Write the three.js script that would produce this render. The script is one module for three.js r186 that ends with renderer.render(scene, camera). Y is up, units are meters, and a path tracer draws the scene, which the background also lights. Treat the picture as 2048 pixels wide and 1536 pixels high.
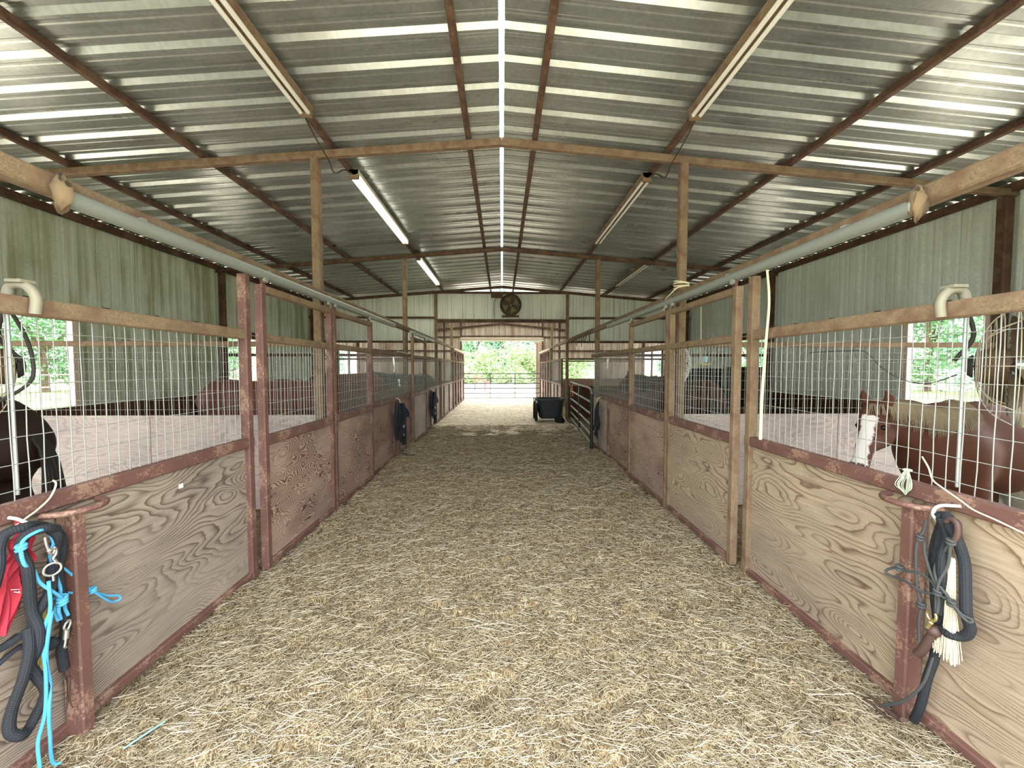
import * as THREE from 'three';
import { RectAreaLightUniformsLib } from 'three/addons/lights/RectAreaLightUniformsLib.js';

// ---------------------------------------------------------------- camera, sky, exposure
// x to the right, y up, distances "d" run away from the camera along -z (metres)
const scene = new THREE.Scene();
const F = 770;                                     // focal length in pixels of the 2048 x 1536 frame
const camera = new THREE.PerspectiveCamera(2 * Math.atan(768 / F) * 180 / Math.PI, 2048 / 1536, 0.05, 600);
camera.position.set(0, 1.55, 0);
camera.rotation.order = 'YXZ';
camera.rotation.set(-Math.atan(33 / F), -Math.atan(20 / F), 0);

const renderer = new THREE.WebGLRenderer({ antialias: true });
renderer.toneMapping = THREE.LinearToneMapping;
renderer.toneMappingExposure = 8.6;
renderer.shadowMap.enabled = true;
RectAreaLightUniformsLib.init();

{ // bright overcast sky: brighter towards the zenith
  const w = 64, h = 32, data = new Float32Array(w * h * 4);
  for (let y = 0; y < h; y++) for (let x = 0; x < w; x++) {
    const el = Math.sin(((y + 0.5) / h - 0.5) * Math.PI), up = Math.max(el, 0);
    const L = 1.15 * (0.55 + 0.9 * up), i = (y * w + x) * 4;
    data[i] = L * 0.97; data[i + 1] = L * 1.0; data[i + 2] = L * 1.03; data[i + 3] = 1;
  }
  const t = new THREE.DataTexture(data, w, h, THREE.RGBAFormat, THREE.FloatType);
  t.mapping = THREE.EquirectangularReflectionMapping; t.magFilter = THREE.LinearFilter; t.needsUpdate = true;
  scene.background = t; scene.environment = t;
}
// ---------------------------------------------------------------- dimensions measured from the photograph
const FR = [0.5, 4.18, 7.86, 11.5, 15.05, 18.5];   // steel frames
const WALLX = 5.65, POSTX = 1.95, FIX = 1.84, DOORX = 1.785;
const roofY = (x) => 4.06 - 0.083 * Math.abs(x);   // underside of the roof sheets

// ---------------------------------------------------------------- random numbers, noise, textures
let seed_ = 12345;
const rnd = () => { seed_ = (seed_ + 0x6d2b79f5) | 0; let t = Math.imul(seed_ ^ (seed_ >>> 15), 1 | seed_); t = (t + Math.imul(t ^ (t >>> 7), 61 | t)) ^ t; return ((t ^ (t >>> 14)) >>> 0) / 4294967296; };
const rr = (a, b) => a + (b - a) * rnd();
const hash = (x, y, s) => { let h = Math.imul(x, 374761393) ^ Math.imul(y, 668265263) ^ Math.imul(s, 1442695041); h = Math.imul(h ^ (h >>> 13), 1274126177); return ((h ^ (h >>> 16)) >>> 0) / 4294967296; };
function vn(x, y, s = 0, px = 0, py = 0) {          // value noise 0..1, optional period
  const x0 = Math.floor(x), y0 = Math.floor(y); let fx = x - x0, fy = y - y0;
  fx = fx * fx * (3 - 2 * fx); fy = fy * fy * (3 - 2 * fy);
  const w = (v, p) => p ? ((v % p) + p) % p : v;
  const xa = w(x0, px), xb = w(x0 + 1, px), ya = w(y0, py), yb = w(y0 + 1, py);
  const a = hash(xa, ya, s), b = hash(xb, ya, s), c = hash(xa, yb, s), d = hash(xb, yb, s);
  return (a + (b - a) * fx) * (1 - fy) + (c + (d - c) * fx) * fy;
}
function fbm(x, y, s = 0, o = 4, px = 0, py = 0) { let v = 0, a = 0.5, t = 0; for (let i = 0; i < o; i++) { v += a * vn(x, y, s + i * 17, px, py); t += a; a *= 0.5; x *= 2; y *= 2; px *= 2; py *= 2; } return v / t; }
const clamp = (v, a = 0, b = 1) => Math.min(b, Math.max(a, v));
const sstep = (a, b, v) => { const t = clamp((v - a) / (b - a)); return t * t * (3 - 2 * t); };
const mix3 = (a, b, t) => [a[0] + (b[0] - a[0]) * t, a[1] + (b[1] - a[1]) * t, a[2] + (b[2] - a[2]) * t];
function tex(w, h, mw, mh, fn, srgb = true) {       // fn(u, v) in 0..1 -> rgb 0..255; covers mw x mh metres
  const data = new Uint8Array(w * h * 4);
  for (let y = 0; y < h; y++) for (let x = 0; x < w; x++) { const c = fn(x / w, y / h), i = (y * w + x) * 4; data[i] = clamp(c[0], 0, 255); data[i + 1] = clamp(c[1], 0, 255); data[i + 2] = clamp(c[2], 0, 255); data[i + 3] = 255; }
  const t = new THREE.DataTexture(data, w, h); t.wrapS = t.wrapT = THREE.RepeatWrapping; t.magFilter = THREE.LinearFilter; t.minFilter = THREE.LinearMipmapLinearFilter;
  if (srgb) t.colorSpace = THREE.SRGBColorSpace;
  t.repeat.set(1 / mw, 1 / mh); t.needsUpdate = true; return t;
}
const grey = (v) => [v, v, v];

// rotary-cut plywood: contour lines of a stretched field, with knot columns that repeat as the log turns
function plyTex(s, light, dark, o) {
  const knots = [];
  for (let k = 0; k < o.cols; k++) { const ku = (k + 0.5 + (hash(k, 1, s) - 0.5) * 0.5) / o.cols * 2.44, dv = 0.24 + hash(k, 2, s) * 0.08; for (let j = 0; j < 5; j++) knots.push([ku + (hash(k, j, s + 3) - 0.5) * 0.12, j * dv + hash(k, 3, s) * 0.2, (hash(k, j, s + 5) > 0.4 ? 1 : -1) * (0.5 + hash(k, j, s + 6)) * o.knot, 0.05 + 0.1 * hash(k, j, s + 7)]); }
  return tex(1280, 640, 2.44, 1.22, (tu, tv) => {
    const u = tu * 2.44, v = tv * 1.22;
    let b = fbm(tu * o.su, tv * o.sv, s, 3, o.su, o.sv) * o.amp + (fbm(tu * 10, tv * 18, s + 9, 3, 10, 18) - 0.5) * o.fine;
    for (const [ku, kv, ka, kr] of knots) { let du = u - ku; if (du > 1.22) du -= 2.44; if (du < -1.22) du += 2.44; let dq = v - kv; if (dq > 0.61) dq -= 1.22; if (dq < -0.61) dq += 1.22; const dx = du / (kr * 2.6), dy = dq / kr, q = dx * dx + dy * dy; if (q < 9) b += ka * Math.exp(-q); }
    const ph = tv * Math.round(o.freq * 1.22) + b * o.k, t = ph - Math.floor(ph);
    const strength = o.str * (0.35 + 0.9 * sstep(0.3, 0.7, fbm(tu * 6, tv * 6, s + 30, 3, 6, 6)));
    const line = Math.pow(t, o.pw ?? 2.6) * (t > 0.9 ? (1 - t) / 0.1 : 1);
    let c = mix3(light, dark, clamp(line * strength));
    const fib = fbm(tu * 24, tv * 320, s + 40, 2, 24, 320), blot = fbm(tu * 5, tv * 4, s + 50, 4, 5, 4), sp = vn(tu * 300, tv * 150, s + 60, 300, 150);
    const m = 0.84 + 0.2 * fib + 0.22 * (blot - 0.5) - (sp > 0.93 ? 0.12 : 0);
    return [c[0] * m, c[1] * m, c[2] * (m - 0.03 * (blot - 0.5))];
  });
}
const T = {};
T.plyL = plyTex(3, [164, 150, 134], [70, 54, 42], { cols: 6, su: 3, sv: 5, amp: 1.4, fine: 0.16, knot: 0.3, freq: 24, k: 13, str: 0.9, pw: 3.4 });
T.plyD = plyTex(21, [180, 154, 136], [84, 52, 40], { cols: 7, su: 6, sv: 7, amp: 2.2, fine: 0.2, knot: 0.32, freq: 10, k: 11, str: 1.3, pw: 2.4 });
T.plyR = plyTex(47, [172, 154, 130], [84, 60, 42], { cols: 5, su: 4, sv: 6, amp: 1.4, fine: 0.2, knot: 0.8, freq: 5, k: 8, str: 1.0, pw: 5 });
T.plyG = plyTex(63, [186, 174, 166], [122, 104, 96], { cols: 3, su: 3, sv: 4, amp: 1.1, fine: 0.3, knot: 0.4, freq: 6, k: 6, str: 0.5, pw: 4 });
// weathered red-oxide paint with dust specks
T.red = tex(512, 512, 0.8, 0.8, (u, v) => { const n = fbm(u * 6, v * 6, 1, 4, 6, 6), f = vn(u * 120, v * 120, 2, 120, 120), dst = sstep(0.5, 0.75, fbm(u * 9, v * 9, 7, 4, 9, 9) + (f - 0.5) * 0.35); return mix3(mix3([90, 61, 54], [110, 78, 69], n), [150, 124, 104], dst * 0.75); });
// the same steel under a coat of hay dust
T.dust = tex(512, 512, 0.8, 0.8, (u, v) => { const n = fbm(u * 7, v * 7, 11, 4, 7, 7), f = vn(u * 150, v * 150, 12, 150, 150), r = sstep(0.52, 0.7, fbm(u * 11, v * 11, 17, 4, 11, 11) + (f - 0.5) * 0.3); return mix3(mix3([113, 95, 74], [137, 117, 90], n), [98, 71, 54], r * 0.6).map((c) => c * (0.88 + 0.24 * f)); });
T.rust = tex(512, 512, 0.8, 0.8, (u, v) => { const n = fbm(u * 6, v * 6, 21, 4, 6, 6), f = vn(u * 120, v * 120, 22, 120, 120), r = sstep(0.5, 0.7, fbm(u * 10, v * 10, 27, 4, 10, 10)); return mix3(mix3([70, 48, 36], [92, 66, 48], n), [118, 96, 72], r * 0.5).map((c) => c * (0.9 + 0.2 * f)); });
// galvanised roof sheet: faint spangle, dull patches and water marks
T.roofC = tex(1024, 1024, 1.83, 3, (u, v) => { const sp = vn(u * 90, v * 140, 31, 90, 140), b = fbm(u * 6, v * 5, 32, 5, 6, 5), st = sstep(0.62, 0.75, fbm(u * 40, v * 5, 33, 3, 40, 5)), dirt = sstep(0.66, 0.78, fbm(u * 14, v * 20, 35, 4, 14, 20)); const g = 180 + 16 * (sp - 0.5) + 30 * (b - 0.5) - 14 * st; return mix3([g, g + 2, g - 3], [158, 152, 136], dirt * 0.3); });
T.roofR = tex(512, 512, 1.83, 3, (u, v) => { const b = fbm(u * 7, v * 6, 41, 5, 7, 6), s = fbm(u * 40, v * 3, 42, 3, 40, 3); return grey(92 + 34 * (b - 0.5) + 26 * (s - 0.5)); }, false);
// painted siding: pale, with run-down dirt streaks and some green algae
const sidingTex = (s, base, stain, amount) => tex(1024, 512, 2.745, 3.6, (u, v) => { const str = fbm(u * 60, v * 2, s, 4, 60, 2), b = fbm(u * 8, v * 6, s + 5, 5, 8, 6), sp = vn(u * 260, v * 260, s + 9, 260, 260); const k = clamp(sstep(0.42, 0.75, str * 0.6 + b * 0.45) * amount); let c = mix3(base, stain, k); const m = 0.95 + 0.08 * sp - (sp > 0.96 ? 0.15 : 0); return c.map((q) => q * m); });
T.sideL = sidingTex(51, [206, 214, 196], [142, 146, 108], 0.72);
T.sideR = sidingTex(61, [222, 230, 220], [182, 186, 168], 0.4);
T.sideF = sidingTex(71, [226, 232, 220], [172, 170, 146], 0.5);
T.sideP = sidingTex(81, [214, 198, 186], [150, 112, 86], 0.6);
// chopped straw, drawn stalk by stalk
function strawTex(size, metres, count, base, tones, lmin, lmax, wmin, wmax) {
  const cv = document.createElement('canvas'); cv.width = cv.height = size; const g = cv.getContext('2d');
  g.fillStyle = base; g.fillRect(0, 0, size, size); g.lineCap = 'round';
  const k = size / metres;
  for (let i = 0; i < count; i++) {
    const x = rnd() * size, y = rnd() * size, a = rnd() * 6.283, l = rr(lmin, lmax) * k, c = tones[Math.floor(rnd() * tones.length)], j = rr(-0.18, 0.18);
    const v = c.map((q) => Math.round(clamp(q * (1 + j), 0, 255)));
    g.strokeStyle = 'rgb(' + v.join(',') + ')'; g.lineWidth = rr(wmin, wmax) * k;
    const dx = Math.cos(a) * l, dy = Math.sin(a) * l, bx = rr(-0.3, 0.3) * l;
    for (const ox of [-size, 0, size]) for (const oy of [-size, 0, size]) {
      if (x + ox < -l - 2 || x + ox > size + l + 2 || y + oy < -l - 2 || y + oy > size + l + 2) continue;
      g.beginPath(); g.moveTo(x + ox, y + oy); g.quadraticCurveTo(x + ox + dx * 0.5 - dy / l * bx, y + oy + dy * 0.5 + dx / l * bx, x + ox + dx, y + oy + dy); g.stroke();
    }
  }
  const t = new THREE.CanvasTexture(cv); t.wrapS = t.wrapT = THREE.RepeatWrapping; t.repeat.set(1 / metres, 1 / metres); return t;
}
T.straw = strawTex(2048, 1.7, 60000, 'rgb(100,82,54)', [[172, 157, 124], [148, 131, 97], [124, 105, 75], [190, 178, 148], [104, 86, 60], [158, 142, 107], [82, 66, 46]], 0.008, 0.045, 0.0012, 0.0032);
T.straw.colorSpace = THREE.SRGBColorSpace;
T.strawB = strawTex(1024, 1.7, 22000, 'rgb(70,70,70)', [[200, 200, 200], [160, 160, 160], [240, 240, 240], [110, 110, 110], [40, 40, 40]], 0.01, 0.06, 0.0015, 0.004);
T.dirt = tex(512, 512, 2, 2, (u, v) => { const b = fbm(u * 8, v * 8, 91, 5, 8, 8), f = vn(u * 90, v * 90, 92, 90, 90), p = sstep(0.6, 0.68, fbm(u * 26, v * 26, 93, 3, 26, 26)); return mix3(mix3([208, 186, 166], [232, 216, 198], b), [156, 128, 102], p * 0.55).map((c) => c * (0.9 + 0.2 * f)); });
T.dirtB = tex(512, 512, 2, 2, (u, v) => grey(255 * fbm(u * 20, v * 20, 94, 4, 20, 20)), false);
T.yard = tex(1024, 1024, 160, 160, (u, v) => { // yard and pasture round the barn (the barn lies at the middle)
  const X = (u - 0.5) * 160, Z = (v - 0.5) * 160, n = fbm(u * 40, v * 40, 95, 5, 40, 40), f = vn(u * 500, v * 500, 96, 500, 500);
  const grass = sstep(0.42, 0.6, n + 0.5 * sstep(7, 16, Math.max(Math.abs(X) - 5, -Z - 14)) - 0.25);
  return mix3([206, 194, 176], [118, 138, 74], grass * 0.85).map((c) => c * (0.88 + 0.24 * f));
});
T.cloth = tex(256, 256, 0.1, 0.1, (u, v) => grey(128 + 60 * Math.sin(u * 6.283 * 32) * Math.sin(v * 6.283 * 32)), false);
T.rope = tex(128, 128, 0.03, 0.03, (u, v) => grey(128 + 110 * Math.sin((u * 2 + v * 2) * 6.283) * Math.sin((u * 2 - v * 2) * 6.283)), false);

// ---------------------------------------------------------------- materials
const std = (o) => new THREE.MeshStandardMaterial({ side: THREE.DoubleSide, roughness: 0.8, ...o });
const M = {
  plyL: std({ map: T.plyL, roughness: 0.82 }), plyD: std({ map: T.plyD, roughness: 0.82 }), plyR: std({ map: T.plyR, roughness: 0.82 }), plyG: std({ map: T.plyG, roughness: 0.85 }),
  red: std({ map: T.red, roughness: 0.62 }), dust: std({ map: T.dust, roughness: 0.9 }), rust: std({ map: T.rust, roughness: 0.8 }),
  roof: [0.66, 0.71, 0.62].map((c) => std({ map: T.roofC, roughnessMap: T.roofR, roughness: 0.85, metalness: 0.7, color: new THREE.Color(c * 1.46, c * 1.52, c * 1.49) })),
  sideL: std({ map: T.sideL, roughness: 0.6 }), sideR: std({ map: T.sideR, roughness: 0.6 }), sideF: std({ map: T.sideF, roughness: 0.6 }), sideP: std({ map: T.sideP, roughness: 0.65 }),
  wire: std({ color: 0x9c9f9a, roughness: 0.5, metalness: 0.3 }), galv: std({ color: 0xa8aeaa, roughness: 0.42, metalness: 0.6 }), pipe: std({ color: 0x8b9188, roughness: 0.55, metalness: 0.25 }),
  straw: std({ map: T.straw, bumpMap: T.strawB, bumpScale: 0.012, roughness: 0.95 }), stalk: std({ color: 0xffffff, roughness: 0.75 }),
  dirt: std({ map: T.dirt, bumpMap: T.dirtB, bumpScale: 0.03, roughness: 0.95 }), yard: std({ map: T.yard, roughness: 1 }),
  cap: new THREE.MeshPhysicalMaterial({ color: 0xe8f0f2, roughness: 0.9, transmission: 0.45, thickness: 0, side: THREE.DoubleSide }),
  sky: new THREE.MeshPhysicalMaterial({ color: 0xe8ece6, roughness: 0.9, transmission: 0.5, thickness: 0, side: THREE.DoubleSide }),
  fixture: std({ color: 0xcfc8b4, roughness: 0.55 }), tubeOff: std({ color: 0xe4e2d6, roughness: 0.3 }), nest: std({ color: 0x78664c, roughness: 1 }),
  lampOn: std({ color: 0xffffff, emissive: new THREE.Color(1.0, 1.0, 0.82), emissiveIntensity: 0.9 }),
  black: std({ color: 0x1c1d20, roughness: 0.7 }), blackRope: std({ color: 0x1b2026, roughness: 0.8, bumpMap: T.rope, bumpScale: 0.002 }), thinRope: std({ color: 0x3d403f, roughness: 0.85 }),
  blue: std({ color: 0x4a9cc4, roughness: 0.7, bumpMap: T.rope, bumpScale: 0.001 }), redCloth: std({ color: 0x9c2436, roughness: 0.85, bumpMap: T.cloth, bumpScale: 0.0006 }), white: std({ color: 0xe6e4dc, roughness: 0.6 }),
  leather: std({ color: 0x4a3730, roughness: 0.6 }), brass: std({ color: 0xd8c890, roughness: 0.3, metalness: 0.9 }), chrome: std({ color: 0xd4d2cc, roughness: 0.28, metalness: 0.9 }),
  tassel: std({ color: 0xd8cfb6, roughness: 0.9 }), yellow: std({ color: 0xc4b45c, roughness: 0.9 }), cream: std({ color: 0xe0e4d8, roughness: 0.5 }), cord: std({ color: 0xd8cfae, roughness: 0.8 }),
  twine: std({ color: 0xb9ccb0, roughness: 0.85 }), navy: std({ color: 0x20273a, roughness: 0.85 }), charcoal: std({ color: 0x24272e, roughness: 0.9 }), rubber: std({ color: 0x141516, roughness: 0.85 }),
  fanCage: std({ color: 0xb4ac98, roughness: 0.5, metalness: 0.3 }), fanBody: std({ map: T.dust, color: 0x9c948a, roughness: 0.8 }), fanDark: std({ color: 0x2a2722, roughness: 0.7 }), fanRust: std({ color: 0x5e513a, roughness: 0.75 }), pvc: std({ color: 0x7f7b69, roughness: 0.6 }),
  tub: std({ color: 0x2c3032, roughness: 0.65 }), green: std({ color: 0x2f4a34, roughness: 0.6 }), gateG: std({ color: 0x4e625a, roughness: 0.5, metalness: 0.2 }), gateB: std({ color: 0x23262a, roughness: 0.45, metalness: 0.3 }), gateL: std({ color: 0x8c8c84, roughness: 0.5, metalness: 0.3 }),
  pinkTrim: std({ color: 0xd9c6b4, roughness: 0.7 }), oldPly: std({ map: T.plyG, color: 0x948578, roughness: 0.9 }), pinkBoard: std({ map: T.plyG, color: 0xeccab8, roughness: 0.85 }), hose: std({ color: 0xc46a34, roughness: 0.6 }), salmon: std({ color: 0xb0524e, roughness: 0.7 }),
  fence: std({ color: 0x9a8678, roughness: 0.7 }),
  bark: std({ color: 0x6a5844, roughness: 0.95 }), leafA: std({ color: 0x79a277, roughness: 0.8 }), leafB: std({ color: 0x6a987a, roughness: 0.8 }), leafC: std({ color: 0x98b07c, roughness: 0.8 }),
  coat: new THREE.MeshPhysicalMaterial({ vertexColors: true, roughness: 0.7, specularIntensity: 0.5 }), eye: std({ color: 0x0c0806, roughness: 0.15 }),
  flaxen: std({ color: 0x97886e, roughness: 0.7 }), darkHair: std({ color: 0x17110d, roughness: 0.6 }), brownHair: std({ color: 0x3a2015, roughness: 0.6 }),
};
M.straw.color.setRGB(0.86, 0.86, 0.86); M.stalk.color.setRGB(0.86, 0.86, 0.86);
for (const k of ['plyL', 'plyD', 'plyR']) M[k].color.setRGB(0.92, 0.92, 0.92);
M.straw.bumpMap.colorSpace = THREE.NoColorSpace;

// ---------------------------------------------------------------- geometry builder
const V = (x, y, d) => new THREE.Vector3(x, y, -d);
class Geo {
  constructor() { this.p = []; this.n = []; this.u = []; this.i = []; this.c = []; }
  quad(a, b, c, d, uv, n) {
    const e1 = new THREE.Vector3().subVectors(b, a), e2 = new THREE.Vector3().subVectors(c, a), N = e1.cross(e2).normalize();
    if (n && N.dot(n) < 0) { [b, d] = [d, b]; uv = [uv[0], uv[3], uv[2], uv[1]]; N.negate(); }
    const k = this.p.length / 3;
    for (const q of [a, b, c, d]) { this.p.push(q.x, q.y, q.z); this.n.push(N.x, N.y, N.z); }
    for (const q of uv) this.u.push(q[0], q[1]);
    this.i.push(k, k + 1, k + 2, k, k + 2, k + 3); return this;
  }
  box(x0, x1, y0, y1, d0, d1, ou = 0, ov = 0) {      // world-axis box, uv in metres
    const P = (x, y, d) => V(x, y, d), X = (s) => new THREE.Vector3(s, 0, 0), Y = (s) => new THREE.Vector3(0, s, 0), Z = (s) => new THREE.Vector3(0, 0, s);
    for (const [x, s] of [[x0, -1], [x1, 1]]) this.quad(P(x, y0, d0), P(x, y0, d1), P(x, y1, d1), P(x, y1, d0), [[d0 + ou, y0 + ov], [d1 + ou, y0 + ov], [d1 + ou, y1 + ov], [d0 + ou, y1 + ov]], X(s * Math.sign(x1 - x0)));
    for (const [y, s] of [[y0, -1], [y1, 1]]) this.quad(P(x0, y, d0), P(x1, y, d0), P(x1, y, d1), P(x0, y, d1), [[x0 + ou, d0 + ov], [x1 + ou, d0 + ov], [x1 + ou, d1 + ov], [x0 + ou, d1 + ov]], Y(s));
    for (const [d, s] of [[d0, 1], [d1, -1]]) this.quad(P(x0, y0, d), P(x1, y0, d), P(x1, y1, d), P(x0, y1, d), [[x0 + ou, y0 + ov], [x1 + ou, y0 + ov], [x1 + ou, y1 + ov], [x0 + ou, y1 + ov]], Z(s));
    return this;
  }
  ring(pts) { return pts; }
  prism(p0, p1, prof, up = new THREE.Vector3(0, 1, 0), smooth = false, r1 = 1) { // sweep a closed 2-D profile [[a,b]...] from p0 to p1, with caps
    const t = new THREE.Vector3().subVectors(p1, p0), L = t.length(); t.normalize();
    let s = new THREE.Vector3().crossVectors(t, up); if (s.lengthSq() < 1e-6) s.set(1, 0, 0).cross(t); s.normalize();
    const w = new THREE.Vector3().crossVectors(s, t), at = (q, b, k = 1) => b.clone().addScaledVector(s, q[0] * k).addScaledVector(w, q[1] * k);
    const m = prof.length; let acc = 0, ou = hash(Math.round(p0.x * 100), Math.round(p0.z * 100), Math.round(p0.y * 50)) * 3;
    if (smooth) {
      const k = this.p.length / 3;
      for (let j = 0; j <= m; j++) { const q = prof[j % m], nl = Math.hypot(q[0], q[1]); for (const [b, v, kk] of [[p0, 0, 1], [p1, L, r1]]) { const P = at(q, b, kk), N = s.clone().multiplyScalar(q[0] / nl).addScaledVector(w, q[1] / nl); this.p.push(P.x, P.y, P.z); this.n.push(N.x, N.y, N.z); this.u.push(v + ou, acc); } const q2 = prof[(j + 1) % m]; acc += Math.hypot(q2[0] - q[0], q2[1] - q[1]); }
      for (let j = 0; j < m; j++) { const a = k + j * 2; this.i.push(a, a + 3, a + 2, a, a + 1, a + 3); }
    } else for (let j = 0; j < m; j++) {
      const q = prof[j], q2 = prof[(j + 1) % m], l = Math.hypot(q2[0] - q[0], q2[1] - q[1]), mid = at([(q[0] + q2[0]) / 2, (q[1] + q2[1]) / 2], new THREE.Vector3());
      this.quad(at(q, p0), at(q2, p0), at(q2, p1, r1), at(q, p1, r1), [[ou, acc], [ou, acc + l], [ou + L, acc + l], [ou + L, acc]], mid); acc += l;
    }
    for (const [b, sg, kk] of [[p0, -1, 1], [p1, 1, r1]]) { const k = this.p.length / 3, N = t.clone().multiplyScalar(sg); for (const q of prof) { const P = at(q, b, kk); this.p.push(P.x, P.y, P.z); this.n.push(N.x, N.y, N.z); this.u.push(q[0] + ou, q[1]); } for (let j = 1; j < m - 1; j++) sg < 0 ? this.i.push(k, k + j, k + j + 1) : this.i.push(k, k + j + 1, k + j); }
    return this;
  }
  beam(p0, p1, w, h = w, up) { const c = Math.min(w, h) * 0.12, a = w / 2, b = h / 2; return this.prism(p0, p1, [[-a + c, -b], [a - c, -b], [a, -b + c], [a, b - c], [a - c, b], [-a + c, b], [-a, b - c], [-a, -b + c]], up); }
  rod(p0, p1, r, seg = 8, r1 = 1) { const prof = []; for (let j = 0; j < seg; j++) { const a = (j + 0.5) / seg * Math.PI * 2; prof.push([Math.cos(a) * r, Math.sin(a) * r]); } return this.prism(p0, p1, prof, undefined, true, r1); }
  tube(pts, r, seg = 8, closed = false, per = 6, flat = 1) { // smooth tube through points; r number or function(t)
    const cv = new THREE.CatmullRomCurve3(pts, closed, 'centripetal'), n = Math.max(2, Math.round((pts.length - (closed ? 0 : 1)) * per)), fr = cv.computeFrenetFrames(n, closed), L = cv.getLength(), k = this.p.length / 3;
    const rad = typeof r === 'function' ? r : () => r;
    for (let a = 0; a <= n; a++) { const P = cv.getPointAt(closed && a === n ? 0 : a / n), R = rad(a / n), idx = closed && a === n ? 0 : a; for (let j = 0; j <= seg; j++) { const th = j / seg * Math.PI * 2, N = fr.normals[idx].clone().multiplyScalar(Math.cos(th)).addScaledVector(fr.binormals[idx], Math.sin(th) * flat); const Q = P.clone().addScaledVector(N, R); N.normalize(); this.p.push(Q.x, Q.y, Q.z); this.n.push(N.x, N.y, N.z); this.u.push(a / n * L, j / seg * 2 * Math.PI * Math.max(rad(0.5), 0.001)); } }
    for (let a = 0; a < n; a++) for (let j = 0; j < seg; j++) { const q = k + a * (seg + 1) + j; this.i.push(q, q + 1, q + seg + 2, q, q + seg + 2, q + seg + 1); }
    if (!closed) for (const [a, sg] of [[0, 1], [n, -1]]) { const c = this.p.length / 3, P = cv.getPointAt(a / n), Tn = cv.getTangentAt(a / n).multiplyScalar(-sg); this.p.push(P.x, P.y, P.z); this.n.push(Tn.x, Tn.y, Tn.z); this.u.push(0, 0); for (let j = 0; j <= seg; j++) { const b = (k + a * (seg + 1) + j); this.p.push(this.p[b * 3], this.p[b * 3 + 1], this.p[b * 3 + 2]); this.n.push(Tn.x, Tn.y, Tn.z); this.u.push(0, 0); } for (let j = 0; j < seg; j++) sg > 0 ? this.i.push(c, c + j + 2, c + j + 1) : this.i.push(c, c + j + 1, c + j + 2); }
    return this;
  }
  ball(c, rx, ry = rx, rz = rx, seg = 10, wob = 0) { const k = this.p.length / 3, h = Math.max(5, seg * 0.6 | 0); for (let a = 0; a <= h; a++) for (let j = 0; j <= seg; j++) { const ph = a / h * Math.PI, th = j / seg * Math.PI * 2, N = new THREE.Vector3(Math.sin(ph) * Math.cos(th), Math.cos(ph), Math.sin(ph) * Math.sin(th)), w = 1 + wob * (hash(a, j % seg, Math.round(c.z * 40)) - 0.5); this.p.push(c.x + N.x * rx * w, c.y + N.y * ry * w, c.z + N.z * rz * w); this.n.push(N.x, N.y, N.z); this.u.push(th * rx, ph * ry); } for (let a = 0; a < h; a++) for (let j = 0; j < seg; j++) { const q = k + a * (seg + 1) + j; this.i.push(q, q + 1, q + seg + 2, q, q + seg + 2, q + seg + 1); } return this; }
  torus(c, axis, R, r, seg = 24, rs = 6) { const z = axis.clone().normalize(), x = new THREE.Vector3(0, 1, 0).cross(z); if (x.lengthSq() < 1e-4) x.set(1, 0, 0); x.normalize(); const y = new THREE.Vector3().crossVectors(z, x), pts = []; for (let j = 0; j < 12; j++) { const a = j / 12 * Math.PI * 2; pts.push(c.clone().addScaledVector(x, Math.cos(a) * R).addScaledVector(y, Math.sin(a) * R)); } return this.tube(pts, r, rs, true, seg / 12); }
  lathe(c, axis, prof, seg = 16) { // prof [[radius, along]...]
    const z = axis.clone().normalize(), x = new THREE.Vector3(0, 1, 0).cross(z); if (x.lengthSq() < 1e-4) x.set(1, 0, 0); x.normalize(); const y = new THREE.Vector3().crossVectors(z, x);
    const at = (q, th) => c.clone().addScaledVector(z, q[1]).addScaledVector(x, Math.cos(th) * q[0]).addScaledVector(y, Math.sin(th) * q[0]);
    for (let a = 0; a < prof.length - 1; a++) for (let j = 0; j < seg; j++) { const t0 = j / seg * Math.PI * 2, t1 = (j + 1) / seg * Math.PI * 2, A = at(prof[a], t0), B = at(prof[a], t1), C = at(prof[a + 1], t1), D = at(prof[a + 1], t0); if (prof[a][0] < 1e-5) this.quad(D, C, A.clone(), A, [[t0 * 0.05, 0], [t1 * 0.05, 0], [0, 0.1], [0, 0.1]]); else this.quad(A, B, C, D, [[t0 * 0.05, prof[a][1]], [t1 * 0.05, prof[a][1]], [t1 * 0.05, prof[a + 1][1]], [t0 * 0.05, prof[a + 1][1]]]); }
    return this;
  }
  build() { const g = new THREE.BufferGeometry(); g.setAttribute('position', new THREE.Float32BufferAttribute(this.p, 3)); g.setAttribute('normal', new THREE.Float32BufferAttribute(this.n, 3)); g.setAttribute('uv', new THREE.Float32BufferAttribute(this.u, 2)); if (this.c.length) g.setAttribute('color', new THREE.Float32BufferAttribute(this.c, 3)); g.setIndex(this.i); return g; }
}
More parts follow.
